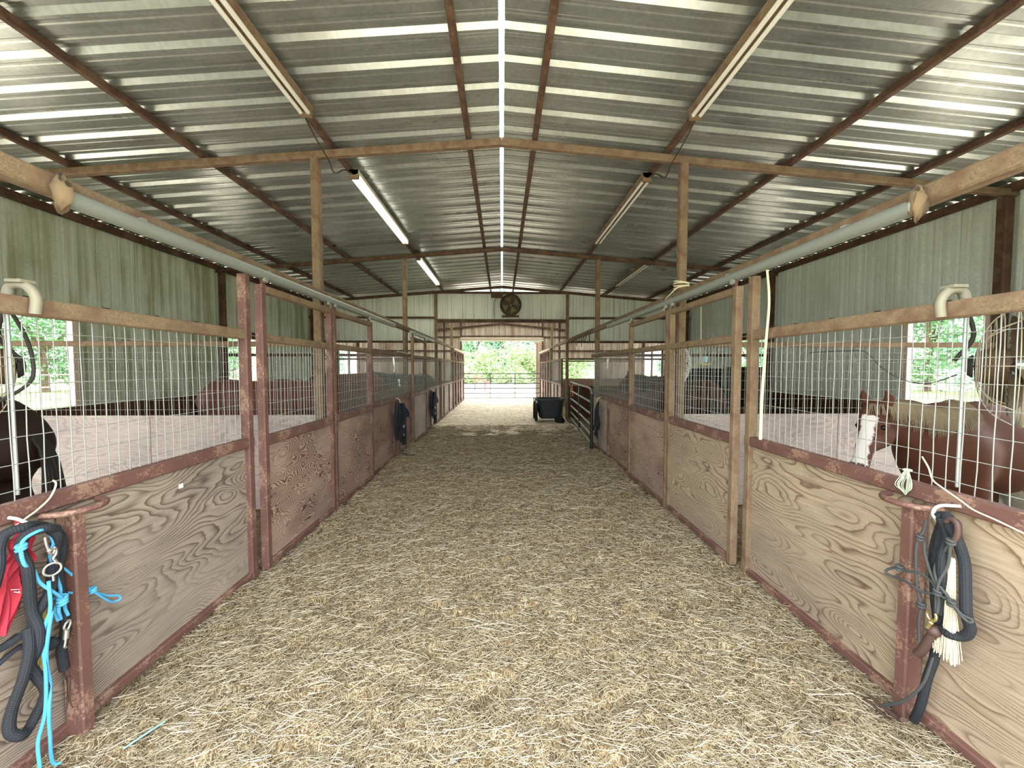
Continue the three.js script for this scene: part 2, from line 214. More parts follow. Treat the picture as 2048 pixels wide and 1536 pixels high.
// ---------------------------------------------------------------- things and parts
const used = {};
const numbered = (n) => { const k = used[n] = (used[n] ?? -1) + 1; return k ? n + '_' + String(k).padStart(3, '0') : n; };
const shade = (m) => { m.castShadow = true; m.receiveShadow = true; return m; };
const part = (name, geo, mat, parent) => { const m = shade(new THREE.Mesh(geo instanceof Geo ? geo.build() : geo, mat)); m.name = name; parent.add(m); return m; };
const thing = (name, label, category, group) => { const g = new THREE.Group(); g.name = numbered(name); g.userData = { label, category }; if (group) g.userData.group = group; scene.add(g); return g; };
const struct = (name, label) => { const g = new THREE.Group(); g.name = name; g.userData = { kind: 'structure' }; if (label) g.userData.label = label; scene.add(g); return g; };
function settle(g) { // move the group's origin to the thing's base
  const b = new THREE.Box3().setFromObject(g), c = new THREE.Vector3((b.min.x + b.max.x) / 2, b.min.y, (b.min.z + b.max.z) / 2);
  for (const ch of g.children) ch.position.sub(c); g.position.add(c); return g;
}
const single = (name, label, category, geo, mat, group) => { const g = geo instanceof Geo ? geo.build() : geo; g.computeBoundingBox(); const b = g.boundingBox, c = new THREE.Vector3((b.min.x + b.max.x) / 2, b.min.y, (b.min.z + b.max.z) / 2); g.translate(-c.x, -c.y, -c.z); const m = shade(new THREE.Mesh(g, mat)); m.name = numbered(name); m.position.copy(c); m.userData = { label, category }; if (group) m.userData.group = group; scene.add(m); return m; };

// ================================================================ SETTING
// ---- ribbed metal sheets: every sheet is a piece of its own
const sheetCache = {};
function sheetGeo(w, len, variant = 0, steep = false) {           // local x across (centred), y along from 0, z = the side the ribs stand out to
  const key = w.toFixed(3) + '|' + len.toFixed(3) + '|' + variant + steep; if (sheetCache[key]) return sheetCache[key];
  const prof = []; const n = Math.round(w / 0.305 * 1) || 1, st = w / n;
  for (let k = 0; k < n; k++) { const c = (k + 0.5) * st; prof.push([k * st, 0]); if (st > 0.2) prof.push([c - 0.115, 0], [c - 0.105, 0.004], [c - 0.085, 0.004], [c - 0.075, 0]); steep ? prof.push([c - 0.036, 0], [c - 0.026, 0.036], [c + 0.026, 0.036], [c + 0.036, 0]) : prof.push([c - 0.05, 0], [c - 0.02, 0.032], [c + 0.02, 0.032], [c + 0.05, 0]); if (st > 0.2) prof.push([c + 0.075, 0], [c + 0.085, 0.004], [c + 0.105, 0.004], [c + 0.115, 0]); }
  prof.push([w, 0]);
  const g = new Geo(), th = 0.0016, ou = variant * 0.61, ov = variant * 1.3;
  for (const [off, sg] of [[0, -1], [th, 1]]) for (let j = 0; j < prof.length - 1; j++) {
    const a = prof[j], b = prof[j + 1], X0 = a[0] - w / 2, X1 = b[0] - w / 2;
    g.quad(new THREE.Vector3(X0, 0, a[1] + off), new THREE.Vector3(X1, 0, b[1] + off), new THREE.Vector3(X1, len, b[1] + off), new THREE.Vector3(X0, len, a[1] + off), [[a[0] + ou, ov], [b[0] + ou, ov], [b[0] + ou, len + ov], [a[0] + ou, len + ov]], new THREE.Vector3(0, 0, sg));
  }
  return sheetCache[key] = g.build();
}
function sheet(parent, name, origin, yAxis, zAxis, w, len, mat, variant) {
  const m = part(name, sheetGeo(w, len, variant, name !== 'roof_sheet'), mat, parent), x = new THREE.Vector3().crossVectors(yAxis, zAxis);
  m.matrix.makeBasis(x, yAxis, zAxis).setPosition(origin); m.matrix.decompose(m.position, m.quaternion, m.scale); return m;
}
const UPV = new THREE.Vector3(0, 1, 0);

// ---- roof
const ceiling = struct('ceiling', 'ribbed galvanised metal roof seen from below');
{
  const k = Math.hypot(1, 0.083), len = 5.92 * k; let j = 0;
  for (let d = 0.32; d < 19.2; d += 0.915, j++) for (const s of [-1, 1]) {
    const y = new THREE.Vector3(s / k, -0.083 / k, 0), z = new THREE.Vector3(s * 0.083 / k, 1 / k, 0);
    sheet(ceiling, 'roof_sheet', V(s * 0.022, roofY(0.022), d + 0.4575), y, z, 0.915, len, d > 11.5 && d < 17.5 ? M.sky : M.roof[Math.floor(hash(j, s + 1, 5) * 3)], Math.floor(hash(j, s + 1, 8) * 4));
  }
  part('ridge_cap', new Geo().box(-0.16, 0, 4.098, 4.1, 0.32, 19.4).box(0, 0.16, 4.098, 4.1, 0.32, 19.4), M.cap, ceiling);
}
// ---- side walls
const WINS = [[0.72, 3.7], [4.33, 5.22], [8.0, 9.0], [13.4, 15.3]], WY0 = 0.95, WY1 = 2.22, EAVE = 3.587;
let winNo = 0;
for (const s of [-1, 1]) {
  const wall = struct(s < 0 ? 'wall_left' : 'wall_right', 'ribbed metal siding wall behind the ' + (s < 0 ? 'left' : 'right') + ' stalls'), mat = s < 0 ? M.sideL : M.sideR, z = new THREE.Vector3(s, 0, 0);
  const run = (a, b, y0, y1, mm = mat) => { const n = Math.max(1, Math.round((b - a) / 0.915)), w = (b - a) / n; for (let k = 0; k < n; k++) sheet(wall, 'siding_sheet', V(s * WALLX, y0, a + (k + 0.5) * w), UPV, z, w, y1 - y0, mm, k % 3); };
  let at = 0.45;
  for (const [a, b] of WINS) { if (a > 12) { run(at, 11.5, 0, EAVE); run(11.5, a, 0, EAVE, M.sideP); } else run(at, a, 0, EAVE); run(a, b, a < 1 ? 2.75 : WY1, EAVE, a > 12 ? M.sideP : mat); if (a > 1) run(a, b, 0, WY0); at = b; }
  run(at, 18.5, 0, EAVE, M.sideP);
  part('eave_beam', new Geo().beam(V(s * (WALLX - 0.06), EAVE - 0.07, 0.4), V(s * (WALLX - 0.06), EAVE - 0.07, 18.5), 0.06, 0.1), M.rust, wall);
  part('girt', new Geo().beam(V(s * (WALLX - 0.04), 2.31, 3.74), V(s * (WALLX - 0.04), 2.31, 18.5), 0.05, 0.05), M.rust, wall);
  for (const d of [4.7, 5.6, 6.4, 7.2]) part('clip', new Geo().box(s * (WALLX - 0.07), s * (WALLX - 0.03), 2.33, 2.39, d, d + 0.07), M.fanDark, wall);
  // boarding at the foot of the wall
  for (let k = 1; k < 5; k++) for (let j = 0; j < 3; j++) { const a = FR[k] + 0.05, b = FR[k + 1] - 0.05; part('kick_board', new Geo().box(s * (WALLX - 0.075), s * (WALLX - 0.035), 0.02 + j * 0.345, 0.35 + j * 0.345 - 0.008 * (j % 2), a, b, k * 0.7, j * 0.4), M.brownBoard ??= std({ map: T.plyR, color: 0x8a6a50, roughness: 0.9 }), wall); }
  for (const [a, b] of WINS) {
    if (a < 1) { const dw = struct('door_' + (s < 0 ? 2 : 3), 'open run-out doorway in the ' + (s < 0 ? 'left' : 'right') + ' wall'); for (const d of [a, b]) part('jamb', new Geo().box(s * (WALLX - 0.06), s * (WALLX + 0.02), 0, 2.78, d - 0.04, d + 0.04), M.rust, dw); part('header', new Geo().box(s * (WALLX - 0.06), s * (WALLX + 0.02), 2.73, 2.8, a - 0.04, b + 0.04), M.rust, dw); continue; }
    const w = struct('window_' + (++winNo), 'open stall window with wire grid in the ' + (s < 0 ? 'left' : 'right') + ' wall'), X = s * (WALLX - 0.02);
    for (const d of b - a > 1.5 ? [a, (a + b) / 2, b] : [a, b]) part('jamb', new Geo().box(X - 0.035, X + 0.035, WY0, WY1, d - 0.03, d + 0.03), a > 12 ? M.rust : M.pinkTrim, w);
    part('header', new Geo().box(X - 0.035, X + 0.035, WY1 - 0.04, WY1 + 0.03, a - 0.03, b + 0.03), M.rust, w);
    part('sill', new Geo().box(X - 0.04, X + 0.04, WY0 - 0.03, WY0 + 0.03, a - 0.03, b + 0.03), M.rust, w);
    if (a > 4) { const g = new Geo(); for (let d = a + 0.1; d < b; d += 0.1) g.rod(V(X, WY0, d), V(X, WY1, d), 0.0025, 4); for (let y = WY0 + 0.1; y < WY1; y += 0.1) g.rod(V(X, y, a), V(X, y, b), 0.0025, 4); const p = part('wire_grid', g, M.wire, w); p.userData.kind = 'stuff'; }
  }
}
// ---- front gable behind the camera: the aisle doorway stands open
{
  const wall = struct('wall_near', 'metal front gable around the open aisle doorway'), d = 0.42, z = new THREE.Vector3(0, 0, 1);
  const run = (x0, x1, y0) => { const n = Math.max(1, Math.round((x1 - x0) / 0.915)), w = (x1 - x0) / n; for (let k = 0; k < n; k++) { const c = x0 + (k + 0.5) * w; sheet(wall, 'siding_sheet', V(c, y0, d), UPV, z, w, roofY(c) - 0.02 - y0, M.sideF, k % 3); } };
  run(-WALLX, -2, 0); run(2, WALLX, 0); run(-2, 2, 3.1);
}
// ---- hanging wall across the barn, above the aisle and stalls
{
  const wall = struct('wall_middle', 'ribbed metal siding hung across the barn above the aisle with a fan on it'), d = FR[3] + 0.06, z = new THREE.Vector3(0, 0, -1);
  const run = (x0, x1, y0, top) => { const n = Math.max(1, Math.round((x1 - x0) / 0.915)), w = (x1 - x0) / n; for (let k = 0; k < n; k++) { const c = x0 + (k + 0.5) * w; sheet(wall, 'siding_sheet', V(c, y0, d), UPV, z, w, top(c) - y0, M.sideF, k % 3); } };
  run(-1.95, 1.95, 2.92, () => 3.76);
  for (const s of [-1, 1]) {
    run(s < 0 ? -WALLX : 1.95, s < 0 ? -1.95 : WALLX, 2.3, (c) => roofY(c) - 0.1);
    for (const y of [2.31, 3.02]) part('girt', new Geo().beam(V(s * 1.95, y, d - 0.05), V(s * WALLX, y, d - 0.05), 0.06), M.rust, wall);
  }
  part('header_beam', new Geo().beam(V(-1.95, 2.93, d - 0.05), V(1.95, 2.93, d - 0.05), 0.08, 0.1), M.rust, wall);
  part('top_girt', new Geo().beam(V(-1.95, 3.76, d - 0.05), V(1.95, 3.76, d - 0.05), 0.06), M.rust, wall);
}
// ---- far end wall with the open doorway
{
  const wall = struct('wall_far', 'sunlit pale metal end wall with an open doorway'), d = 18.5, z = new THREE.Vector3(0, 0, -1);
  const run = (x0, x1, y0, y1) => { const n = Math.max(1, Math.round((x1 - x0) / 0.62)), w = (x1 - x0) / n; for (let k = 0; k < n; k++) { const c = x0 + (k + 0.5) * w; sheet(wall, 'siding_sheet', V(c, y0, d), UPV, z, w, (y1 ?? roofY(c) - 0.02) - y0, M.sideP, k % 3); } };
  run(-1.9, 1.9, 2.8);
  run(-WALLX, -1.9, 0);
  run(1.9, 2.9, 0); run(2.9, 4.7, 1.95); run(2.9, 4.7, 0, 0.98); run(4.7, WALLX, 0);
  for (const s of [-1, 1]) { for (const y of [2.35, 3.0]) part('girt', new Geo().beam(V(s * 1.95, y, d - 0.06), V(s * WALLX, y, d - 0.06), 0.06), M.rust, wall); for (const x of [1.95, 2.75]) part('post', new Geo().beam(V(s * x, 0, d - 0.06), V(s * x, roofY(x) - 0.1, d - 0.06), 0.07), M.rust, wall); part('rafter', new Geo().beam(V(0, 3.62, d - 0.1), V(s * WALLX, 3.08, d - 0.1), 0.07, 0.09), M.rust, wall); }
  part('door_header', new Geo().box(-1.98, 1.98, 2.8, 2.88, d - 0.12, d - 0.03), M.pinkTrim, wall);
  part('door_track', new Geo().box(-1.98, 1.98, 2.9, 2.98, d - 0.1, d - 0.03), M.pinkTrim, wall);
  part('girt', new Geo().beam(V(-1.98, 3.04, d - 0.08), V(1.98, 3.04, d - 0.08), 0.05), M.rust, wall);
  const door = struct('door_1', 'edge of the slid-open far door');
  sheet(door, 'door_sheet', V(1.86, 0.03, d + 0.14), UPV, z, 0.42, 2.75, M.sideP, 1);
  part('door_edge', new Geo().box(1.63, 1.67, 0.03, 2.78, d + 0.1, d + 0.16), M.pinkTrim, door);
  const w = struct('window_' + (++winNo), 'open window with wire grid in the far wall'); const g = new Geo();
  for (let x = 2.95; x < 4.7; x += 0.1) g.rod(V(x, 0.98, d), V(x, 1.95, d), 0.003, 4);
  for (let y = 1.05; y < 1.95; y += 0.1) g.rod(V(2.9, y, d), V(4.7, y, d), 0.003, 4);
  part('wire_grid', g, M.wire, w).userData.kind = 'stuff';
  part('frame', new Geo().box(2.87, 4.73, 1.93, 1.98, d - 0.04, d + 0.04).box(2.87, 4.73, 0.95, 1.0, d - 0.04, d + 0.04).box(2.87, 2.92, 0.95, 1.98, d - 0.04, d + 0.04).box(4.68, 4.73, 0.95, 1.98, d - 0.04, d + 0.04), M.rust, w);
}
// ---- floor: trampled straw in the aisle, bedding in the stalls, bare earth at the far end
const clump = (x, d) => { const cr = Math.abs(fbm(x * 2.3 + 40, d * 4.2, 319, 4) * 2 - 1), cr2 = Math.abs(fbm(x * 5 + 7, d * 8, 323, 3) * 2 - 1), creases = (sstep(0, 0.16, cr) - 1) * 0.035 + (sstep(0, 0.14, cr2) - 1) * 0.016; const q = fbm(x * 1.6 + 9, d * 1.6, 301, 3), r = 1 - Math.abs(fbm(x * 3.6, d * 3.6, 305, 3) * 2 - 1), s = fbm(x * 11, d * 11, 311, 2), e = 1 - Math.abs(fbm(x * 8, d * 8, 317, 2) * 2 - 1); return creases + (q - 0.5) * 0.09 + (r - 0.7) * 0.07 + (s - 0.5) * 0.03 + (e - 0.75) * 0.03; };
const floorH = (x, d) => { const edge = 1.84 - Math.abs(x); return Math.max(-0.05, clump(x, d) + 0.03 * sstep(0.35, 0, edge) * fbm(x * 3, d * 3, 330, 2)); };
const floor = struct('floor', 'barn floor covered with trampled straw');
function terrain(x0, x1, d0, d1, nx, nd, h, mat, name) {
  const g = new Geo(), step = (j) => d0 + (d1 - d0) * Math.pow(j / nd, nd > 250 ? 1.6 : 1);
  for (let j = 0; j <= nd; j++) for (let k = 0; k <= nx; k++) { const x = x0 + (x1 - x0) * k / nx, d = step(j); g.p.push(x, h(x, d), -d); g.n.push(0, 1, 0); g.u.push(x, d); }
  for (let j = 0; j < nd; j++) for (let k = 0; k < nx; k++) { const a = j * (nx + 1) + k; g.i.push(a, a + 1, a + nx + 2, a, a + nx + 2, a + nx + 1); }
  const b = g.build(); b.computeVertexNormals(); return part(name, b, mat, floor);
}
terrain(-1.93, 1.93, 0.4, 10.9, 280, 720, (x, d) => floorH(x, d) - 0.12 * sstep(9.0, 11.2, d + 2.2 * (fbm(x * 1.4, d * 0.9, 340, 4) - 0.5)), M.straw, 'aisle_straw');
terrain(-1.93, 1.93, 8.8, 18.6, 80, 180, (x, d) => (fbm(x * 2, d * 2, 350, 4) - 0.5) * 0.06 + (fbm(x * 7, d * 7, 355, 3) - 0.5) * 0.035 - 0.012, M.dirt, 'bare_earth');
for (const s of [-1, 1]) terrain(s < 0 ? -5.65 : 1.9, s < 0 ? -1.9 : 5.65, 0.4, 18.5, 60, 220, (x, d) => Math.max(-0.05, clump(x, d) - 0.01), M.straw, 'stall_bedding');
// loose stalks on top
{
  const shape = (bend) => { const q = new Geo(), st = [-0.5, -0.2, 0.15, 0.5].map((x) => { const z = bend * (1 - 4 * x * x), w = 0.011; return [new THREE.Vector3(x, 0.5, z), new THREE.Vector3(x, -0.3, z + w), new THREE.Vector3(x, -0.3, z - w)]; }); for (let k = 0; k < 3; k++) for (let j = 0; j < 3; j++) { const A = st[k][j], B = st[k][(j + 1) % 3], C = st[k + 1][(j + 1) % 3], D = st[k + 1][j]; q.quad(A, B, C, D, [[0, 0], [0, 1], [1, 1], [1, 0]], new THREE.Vector3(0, j === 1 ? -1 : 0.6, j === 0 ? 1 : j === 2 ? -1 : 0)); } return q; };
  const stalks = struct('loose_stalks', 'loose pale straw stalks scattered over the aisle'); stalks.userData = { kind: 'stuff', label: 'loose pale straw stalks scattered over the aisle floor', category: 'straw' };
  const m4 = new THREE.Matrix4(), q = new THREE.Quaternion(), e = new THREE.Euler(), col = new THREE.Color();
  const tones = [[0.46, 0.4, 0.27], [0.36, 0.29, 0.18], [0.58, 0.52, 0.39], [0.25, 0.195, 0.115], [0.4, 0.345, 0.235], [0.3, 0.24, 0.145]];
  for (let v = 0; v < 3; v++) {
    const n = 40000, geo = shape([0.012, 0.09, 0.22][v]);
    const bg = geo.build(), im = new THREE.InstancedMesh(bg, M.stalk, n); shade(im); im.name = 'stalks';
    for (let k = 0; k < n; k++) {
      const d = 1.2 + 9 * Math.pow(rnd(), 2.1), x = rr(-1.82, 1.82), long = rnd(), L = long < 0.68 ? rr(0.012, 0.04) : long < 0.94 ? rr(0.04, 0.1) : rr(0.1, 0.2);
      const r = rr(0.0007, 0.0015) * (1 + d * 0.08);
      e.set(rr(-0.35, 0.35), rnd() * 6.283, rr(-0.22, 0.22)); q.setFromEuler(e);
      m4.compose(V(x, floorH(x, d) + r + rr(0, 0.012), d), q, new THREE.Vector3(L, r * 2, L * Math.min(1.6, 0.075 / L)));
      im.setMatrixAt(k, m4); const c = tones[long > 0.8 ? Math.floor(rnd() * 3) : Math.floor(rnd() * 6)], j = rr(0.8, 1.15); im.setColorAt(k, col.setRGB(c[0] * j, c[1] * j, c[2] * j));
    }
    stalks.add(im);
  }
}
// ---- ground outside
{
  const g = new Geo(), n = 40; for (let j = 0; j <= n; j++) for (let k = 0; k <= n; k++) { const x = -80 + 160 * k / n, z = 70 - 160 * j / n; g.p.push(x, -0.06, z); g.n.push(0, 1, 0); g.u.push(x + 80, -z + 70); }
  for (let j = 0; j < n; j++) for (let k = 0; k < n; k++) { const a = j * (n + 1) + k; g.i.push(a, a + 1, a + n + 2, a, a + n + 2, a + n + 1); }
  const m = shade(new THREE.Mesh(g.build(), M.yard)); m.name = 'ground'; m.userData = { kind: 'structure', label: 'pale earth yard and pasture around the barn' }; scene.add(m);
}
// ---- steel frames: rafters on posts
const frameLabel = ['', 'rusty steel roof frame nearest the camera, carried by two brown posts', 'rusty steel roof frame halfway along the aisle', 'rusty steel roof frame holding the hanging wall with the fan', 'steel roof frame beyond the hanging wall'];
for (let k = 1; k < 5; k++) {
  const f = thing('roof_frame', frameLabel[k], 'frame', 'steel roof frames'), d = FR[k];
  for (const s of [-1, 1]) {
    part('rafter', new Geo().beam(V(0, 3.93, d), V(s * WALLX, 3.93 - 0.083 * WALLX, d), 0.07, 0.075), k > 1 ? M.rust : M.dust, f);
    part('post', new Geo().beam(V(s * POSTX, 0, d), V(s * POSTX, 3.73, d), 0.085), M.dust, f);
    part('wall_post', new Geo().beam(V(s * (WALLX - 0.1), 0, d), V(s * (WALLX - 0.1), 3.42, d), 0.1), M.rust, f);
  }
  settle(f);
}
// ---- purlins
const side = (s) => s < 0 ? 'left' : 'right';
for (const s of [-1, 1]) [[0.355, 'beside the ridge strip'], [1.79, 'that carries the strip lights'], [3.13, 'halfway down the slope'], [4.48, 'next above the eave']].forEach(([x, where]) => {
  single('roof_purlin', 'long brown steel purlin on the ' + side(s) + ' roof slope, ' + where, 'purlin', new Geo().beam(V(s * x, roofY(x) - 0.033, 0.35), V(s * x, roofY(x) - 0.033, 18.4), 0.055, 0.062), M.rust, 'roof purlins');
});
// ---- beams over the stall fronts
for (const s of [-1, 1]) single('track_beam', 'long dusty brown beam above the ' + side(s) + ' stall fronts', 'beam', new Geo().beam(V(s * 1.885, 2.31, 0.5), V(s * 1.885, 2.31, 18.4), 0.075, 0.085), M.dust, 'beams over the stall fronts');

// ================================================================ STALL FRONTS, DOORS, PARTITIONS
function wireMesh(g, along, y0, y1, a, b, wob, rad = 0.0021, sp = 0.0508, sides = 4) { // along(t, y, off): world point; 2 x 4 inch welded wire
  const segs = wob ? 6 : 1;
  for (let t = a + sp * 0.6; t < b; t += sp) { let prev = null; for (let k = 0; k <= segs; k++) { const y = y0 + (y1 - y0) * k / segs, o = wob * (hash(Math.round(t * 1000), k, 77) - 0.5), P = along(t + o, y, 0); if (prev) g.rod(prev, P, rad, sides); prev = P; } }
  for (let y = y1 - 0.07; y > y0 + 0.02; y -= 0.1016) { const n = wob ? Math.ceil((b - a) / 0.2) : 1; let prev = null; for (let k = 0; k <= n; k++) { const t = a + (b - a) * k / n, P = along(t, y + wob * (hash(k, Math.round(y * 1000), 78) - 0.5), rad * 1.4); if (prev) g.rod(prev, P, rad, sides); prev = P; } }
  return g;
}
function stallPanel(s, d0, d1, label, o = {}) {
  const t = thing('stall_front', label, 'stall panel', 'fixed stall fronts'), X = s * FIX, up = o.steel ?? M.red, ply = o.ply ?? M.plyL, near = d0 < 3;
  const bar = (name, p0, p1, w, h, m = up) => part(name, new Geo().beam(p0, p1, w, h), m, t);
  bar('top_rail', V(X, 1.785, d0), V(X, 1.785, d1), 0.055, 0.07, M.dust);
  bar('lower_rail', V(X, 1.008, d0), V(X, 1.008, d1), 0.055, 0.07);
  bar('bottom_rail', V(X, 0.035, d0), V(X, 0.035, d1), 0.055, 0.05);
  if (o.posts) for (const [d, h, w] of o.posts) bar('post', V(X, 0, d), V(X, h, d), 0.06, w ?? 0.06, h > 1.1 && !(s < 0 && near) ? M.dust : up);
  for (const [a, b] of o.boards ?? [[d0, d1]]) part('plywood_sheet', new Geo().box(X + s * 0.002, X + s * 0.02, 0.03, 0.985, a + 0.01, b - 0.01, d0 * 1.7 + (o.ou ?? 0), o.ov ?? 0), ply, t);
  const g = wireMesh(new Geo(), (q, y, off) => V(X + s * (0.012 + off), y, q), 1.03, 1.76, d0, d1, near ? 0.006 : 0);
  part('wire_mesh', g, M.wire, t).userData.kind = 'stuff';
  return t;
}
stallPanel(-1, 0.75, 2.85, 'weathered plywood stall front with wire mesh, nearest on the left', { ply: M.plyL, posts: [[2.815, 2.21]], ou: -0.75 });
stallPanel(1, 0.75, 2.82, 'weathered plywood stall front with wire mesh, nearest on the right', { ply: M.plyR, posts: [[2.785, 2.21]], ou: 0.4 });
stallPanel(-1, 5.34, 7.84, 'left stall front behind the navy halter bundle, between two door pairs', { ply: M.plyD, posts: [[5.38, 1.8], [6.55, 1], [7.75, 1]], ou: 0.3 });
stallPanel(1, 5.36, 7.8, 'right stall front between the door and the open black gate', { ply: M.plyD, boards: [[5.36, 6.55]], posts: [[5.4, 1.8], [6.55, 1], [7.76, 1]], ou: 1.1 });
stallPanel(-1, 9.1, 11.45, 'left stall front where the second dark halter bundle hangs', { ply: M.plyG, posts: [[9.15, 1.8], [9.9, 1], [10.7, 1], [11.4, 1.8]] });
stallPanel(-1, 11.55, 14.4, 'left stall front of pale boards beyond the hanging wall', { ply: M.plyG, boards: [[11.55, 12.1], [12.25, 13.3], [13.45, 14.4]], posts: [[11.6, 1.8], [12.18, 1], [13.38, 1], [14.35, 2.25, 0.1]] });
stallPanel(1, 11.75, 14.4, 'right stall front of pale boards behind the black tub', { ply: M.plyG, boards: [[11.9, 12.6], [12.75, 13.4], [13.55, 14.4]], posts: [[11.8, 1.8], [12.68, 1], [13.48, 1], [14.35, 2.25, 0.1]] });
// white-painted board beside the halter hook on the right
single('painted_board', 'whitewashed plywood board behind the coiled black lead rope', 'board', new Geo().box(FIX - 0.003, FIX + 0.018, 0.02, 0.97, 6.58, 7.74), std({ map: T.plyG, color: 0xf4efe6, roughness: 0.8 }));

function stallDoor(s, d0, d1, label, ply, o = {}) {
  const t = thing('stall_door', label, 'door', 'sliding stall doors'), X = s * DOORX, top = 2.16, c = 0.055;
  const bar = (name, p0, p1, w, h, m) => part(name, new Geo().beam(p0, p1, w, h), m ?? M.red, t);
  const steel = o.dusty ? M.dust : M.red;
  bar('stile', V(X, 0.03, d0 + c / 2), V(X, top, d0 + c / 2), c, c, o.dusty ? M.dust : M.red);
  bar('stile', V(X, 0.03, d1 - c / 2), V(X, top, d1 - c / 2), c, c, steel);
  bar('top_rail', V(X, top - c / 2, d0 + c), V(X, top - c / 2, d1 - c), c, c, M.dust);
  bar('middle_rail', V(X, 1.77, d0 + c), V(X, 1.77, d1 - c), c, 0.06, M.dust);
  bar('lower_rail', V(X, 1.0, d0 + c), V(X, 1.0, d1 - c), c, 0.075, M.red);
  bar('bottom_rail', V(X, 0.06, d0 + c), V(X, 0.06, d1 - c), c, c, M.red);
  part('plywood_sheet', new Geo().box(X - s * 0.004, X + s * 0.014, 0.085, 0.965, d0 + c, d1 - c, o.ou ?? 0, o.ov ?? 0), ply, t);
  part('wire_mesh', wireMesh(new Geo(), (q, y, off) => V(X + s * (0.012 + off), y, q), 1.03, 1.75, d0 + c, d1 - c, d0 < 4 ? 0.005 : 0), M.wire, t).userData.kind = 'stuff';
  for (const d of [d0 + 0.07, d1 - 0.07]) { const r = part('roller', new Geo().box(X - 0.012, X + 0.012, top, 2.215, d - 0.02, d + 0.02), M.rust, t); part('wheel', new Geo().lathe(V(X - s * 0.02, 2.205, d), new THREE.Vector3(1, 0, 0), [[0.0001, -0.008], [0.022, -0.008], [0.022, 0.008], [0.0001, 0.008]], 12), M.galv, r); }
  if (o.latch) part('latch', new Geo().box(X - s * 0.05, X - s * 0.025, 1.0, 1.06, o.latch - 0.025, o.latch + 0.025).rod(V(X - s * 0.04, 1.06, o.latch), V(X - s * 0.04, 1.09, o.latch), 0.008, 6), M.rust, t);
  return settle(t);
}
stallDoor(-1, 2.885, 4.08, 'left sliding stall door nearest the camera, swirling plywood below mesh', M.plyD, { ou: 0.2, latch: 4.0 });
stallDoor(-1, 4.1, 5.3, 'second left sliding stall door, beyond the nearest one', M.plyD, { ou: 1.3, ov: 0.3 });
stallDoor(1, 2.865, 4.05, 'right sliding stall door nearest the camera, broad-grained plywood below mesh', M.plyR, { ou: 1.0, ov: 0.2, dusty: true });
stallDoor(1, 4.07, 5.32, 'second right sliding stall door, fine swirling plywood', M.plyD, { ou: 0.75, ov: 0.55, dusty: true, latch: 4.15 });
stallDoor(-1, 7.72, 9.05, 'left sliding stall door between the two dark halter bundles', M.plyG, { ou: 0.4, dusty: true });
// open-framed far doors
for (const s of [-1, 1]) {
  const t = thing('far_stall_front', s < 0 ? 'barred far stall front left of the bright doorway' : 'barred far stall front right of the bright doorway', 'stall panel', 'far stall fronts'), X = s * FIX;
  for (const y of [0.06, 1.0, 1.78, 2.2]) part('rail', new Geo().beam(V(X, y, 14.45), V(X, y, 18.3), 0.05, 0.06), M.dust, t);
  for (const d of [14.5, 15.3, 16.2, 17.1, 18.25]) part('post', new Geo().beam(V(X, 0, d), V(X, 2.25, d), 0.06, 0.09), M.red, t);
  for (let k = 0; k < 4; k++) part('plywood_sheet', new Geo().box(X + s * 0.01, X + s * 0.03, 0.08, 0.97, [14.55, 15.5, 16.4, 17.3][k], [15.1, 16.0, 16.9, 18.1][k], k), M.plyG, t);
  part('wire_mesh', wireMesh(new Geo(), (q, y, off) => V(X + s * off, y, q), 1.03, 1.75, 14.5, 18.25, 0, 0.003, 0.09), M.wire, t).userData.kind = 'stuff';
  settle(t);
}
// partitions between the stalls
for (const s of [-1, 1]) for (const k of [1, 2, 3, 4]) {
  const ord = ['', 'nearest', 'second', 'third', 'farthest'][k], t = thing('stall_partition', ord + ' plywood and mesh partition across the ' + side(s) + ' stalls', 'partition', 'stall partitions'), d = FR[k], xa = 1.99, xb = WALLX - 0.16;
  const odd = k === 3 && s > 0, m = odd ? M.brownBoard : k > 1 ? M.oldPly : M.plyG, hgt = 1.04, mid = (xa + xb) / 2;
  for (const [a, b] of [[xa, mid], [mid, xb]]) part('plywood_sheet', new Geo().box(s * (a + 0.004), s * (b - 0.004), 0.02, hgt - 0.006 * hash(k, s + 1, 3), d - 0.012, d + 0.012, a * s + 7, k * 0.3), m, t);
  if (odd) part('top_board', new Geo().box(2.0, 3.7, 1.0, 1.22, d - 0.05, d - 0.02, 0.3, 0), M.pinkBoard, t);
  part('top_rail', new Geo().beam(V(s * xa, 1.8, d), V(s * xb, 1.8, d), 0.05, 0.055), k === 1 ? M.dust : M.rust, t);
  part('wire_mesh', wireMesh(new Geo(), (q, y, off) => V(s * q, y, d + off), hgt - 0.05, 1.78, xa, xb, 0, 0.0018, 0.0508), M.wire, t).userData.kind = 'stuff';
  settle(t);
}
// black rubber sheets on the second right partition
for (const [a, b, h] of [[3.72, 4.55, 1.53], [4.6, 5.45, 1.56]]) single('rubber_mat', a < 4 ? 'black rubber mat hung on the second right partition, nearer the aisle' : 'black rubber mat hung on the second right partition, by the outer wall', 'mat', new Geo().box(a, b, 0.75, h, FR[2] - 0.06, FR[2] - 0.04), M.rubber, 'black rubber mats');

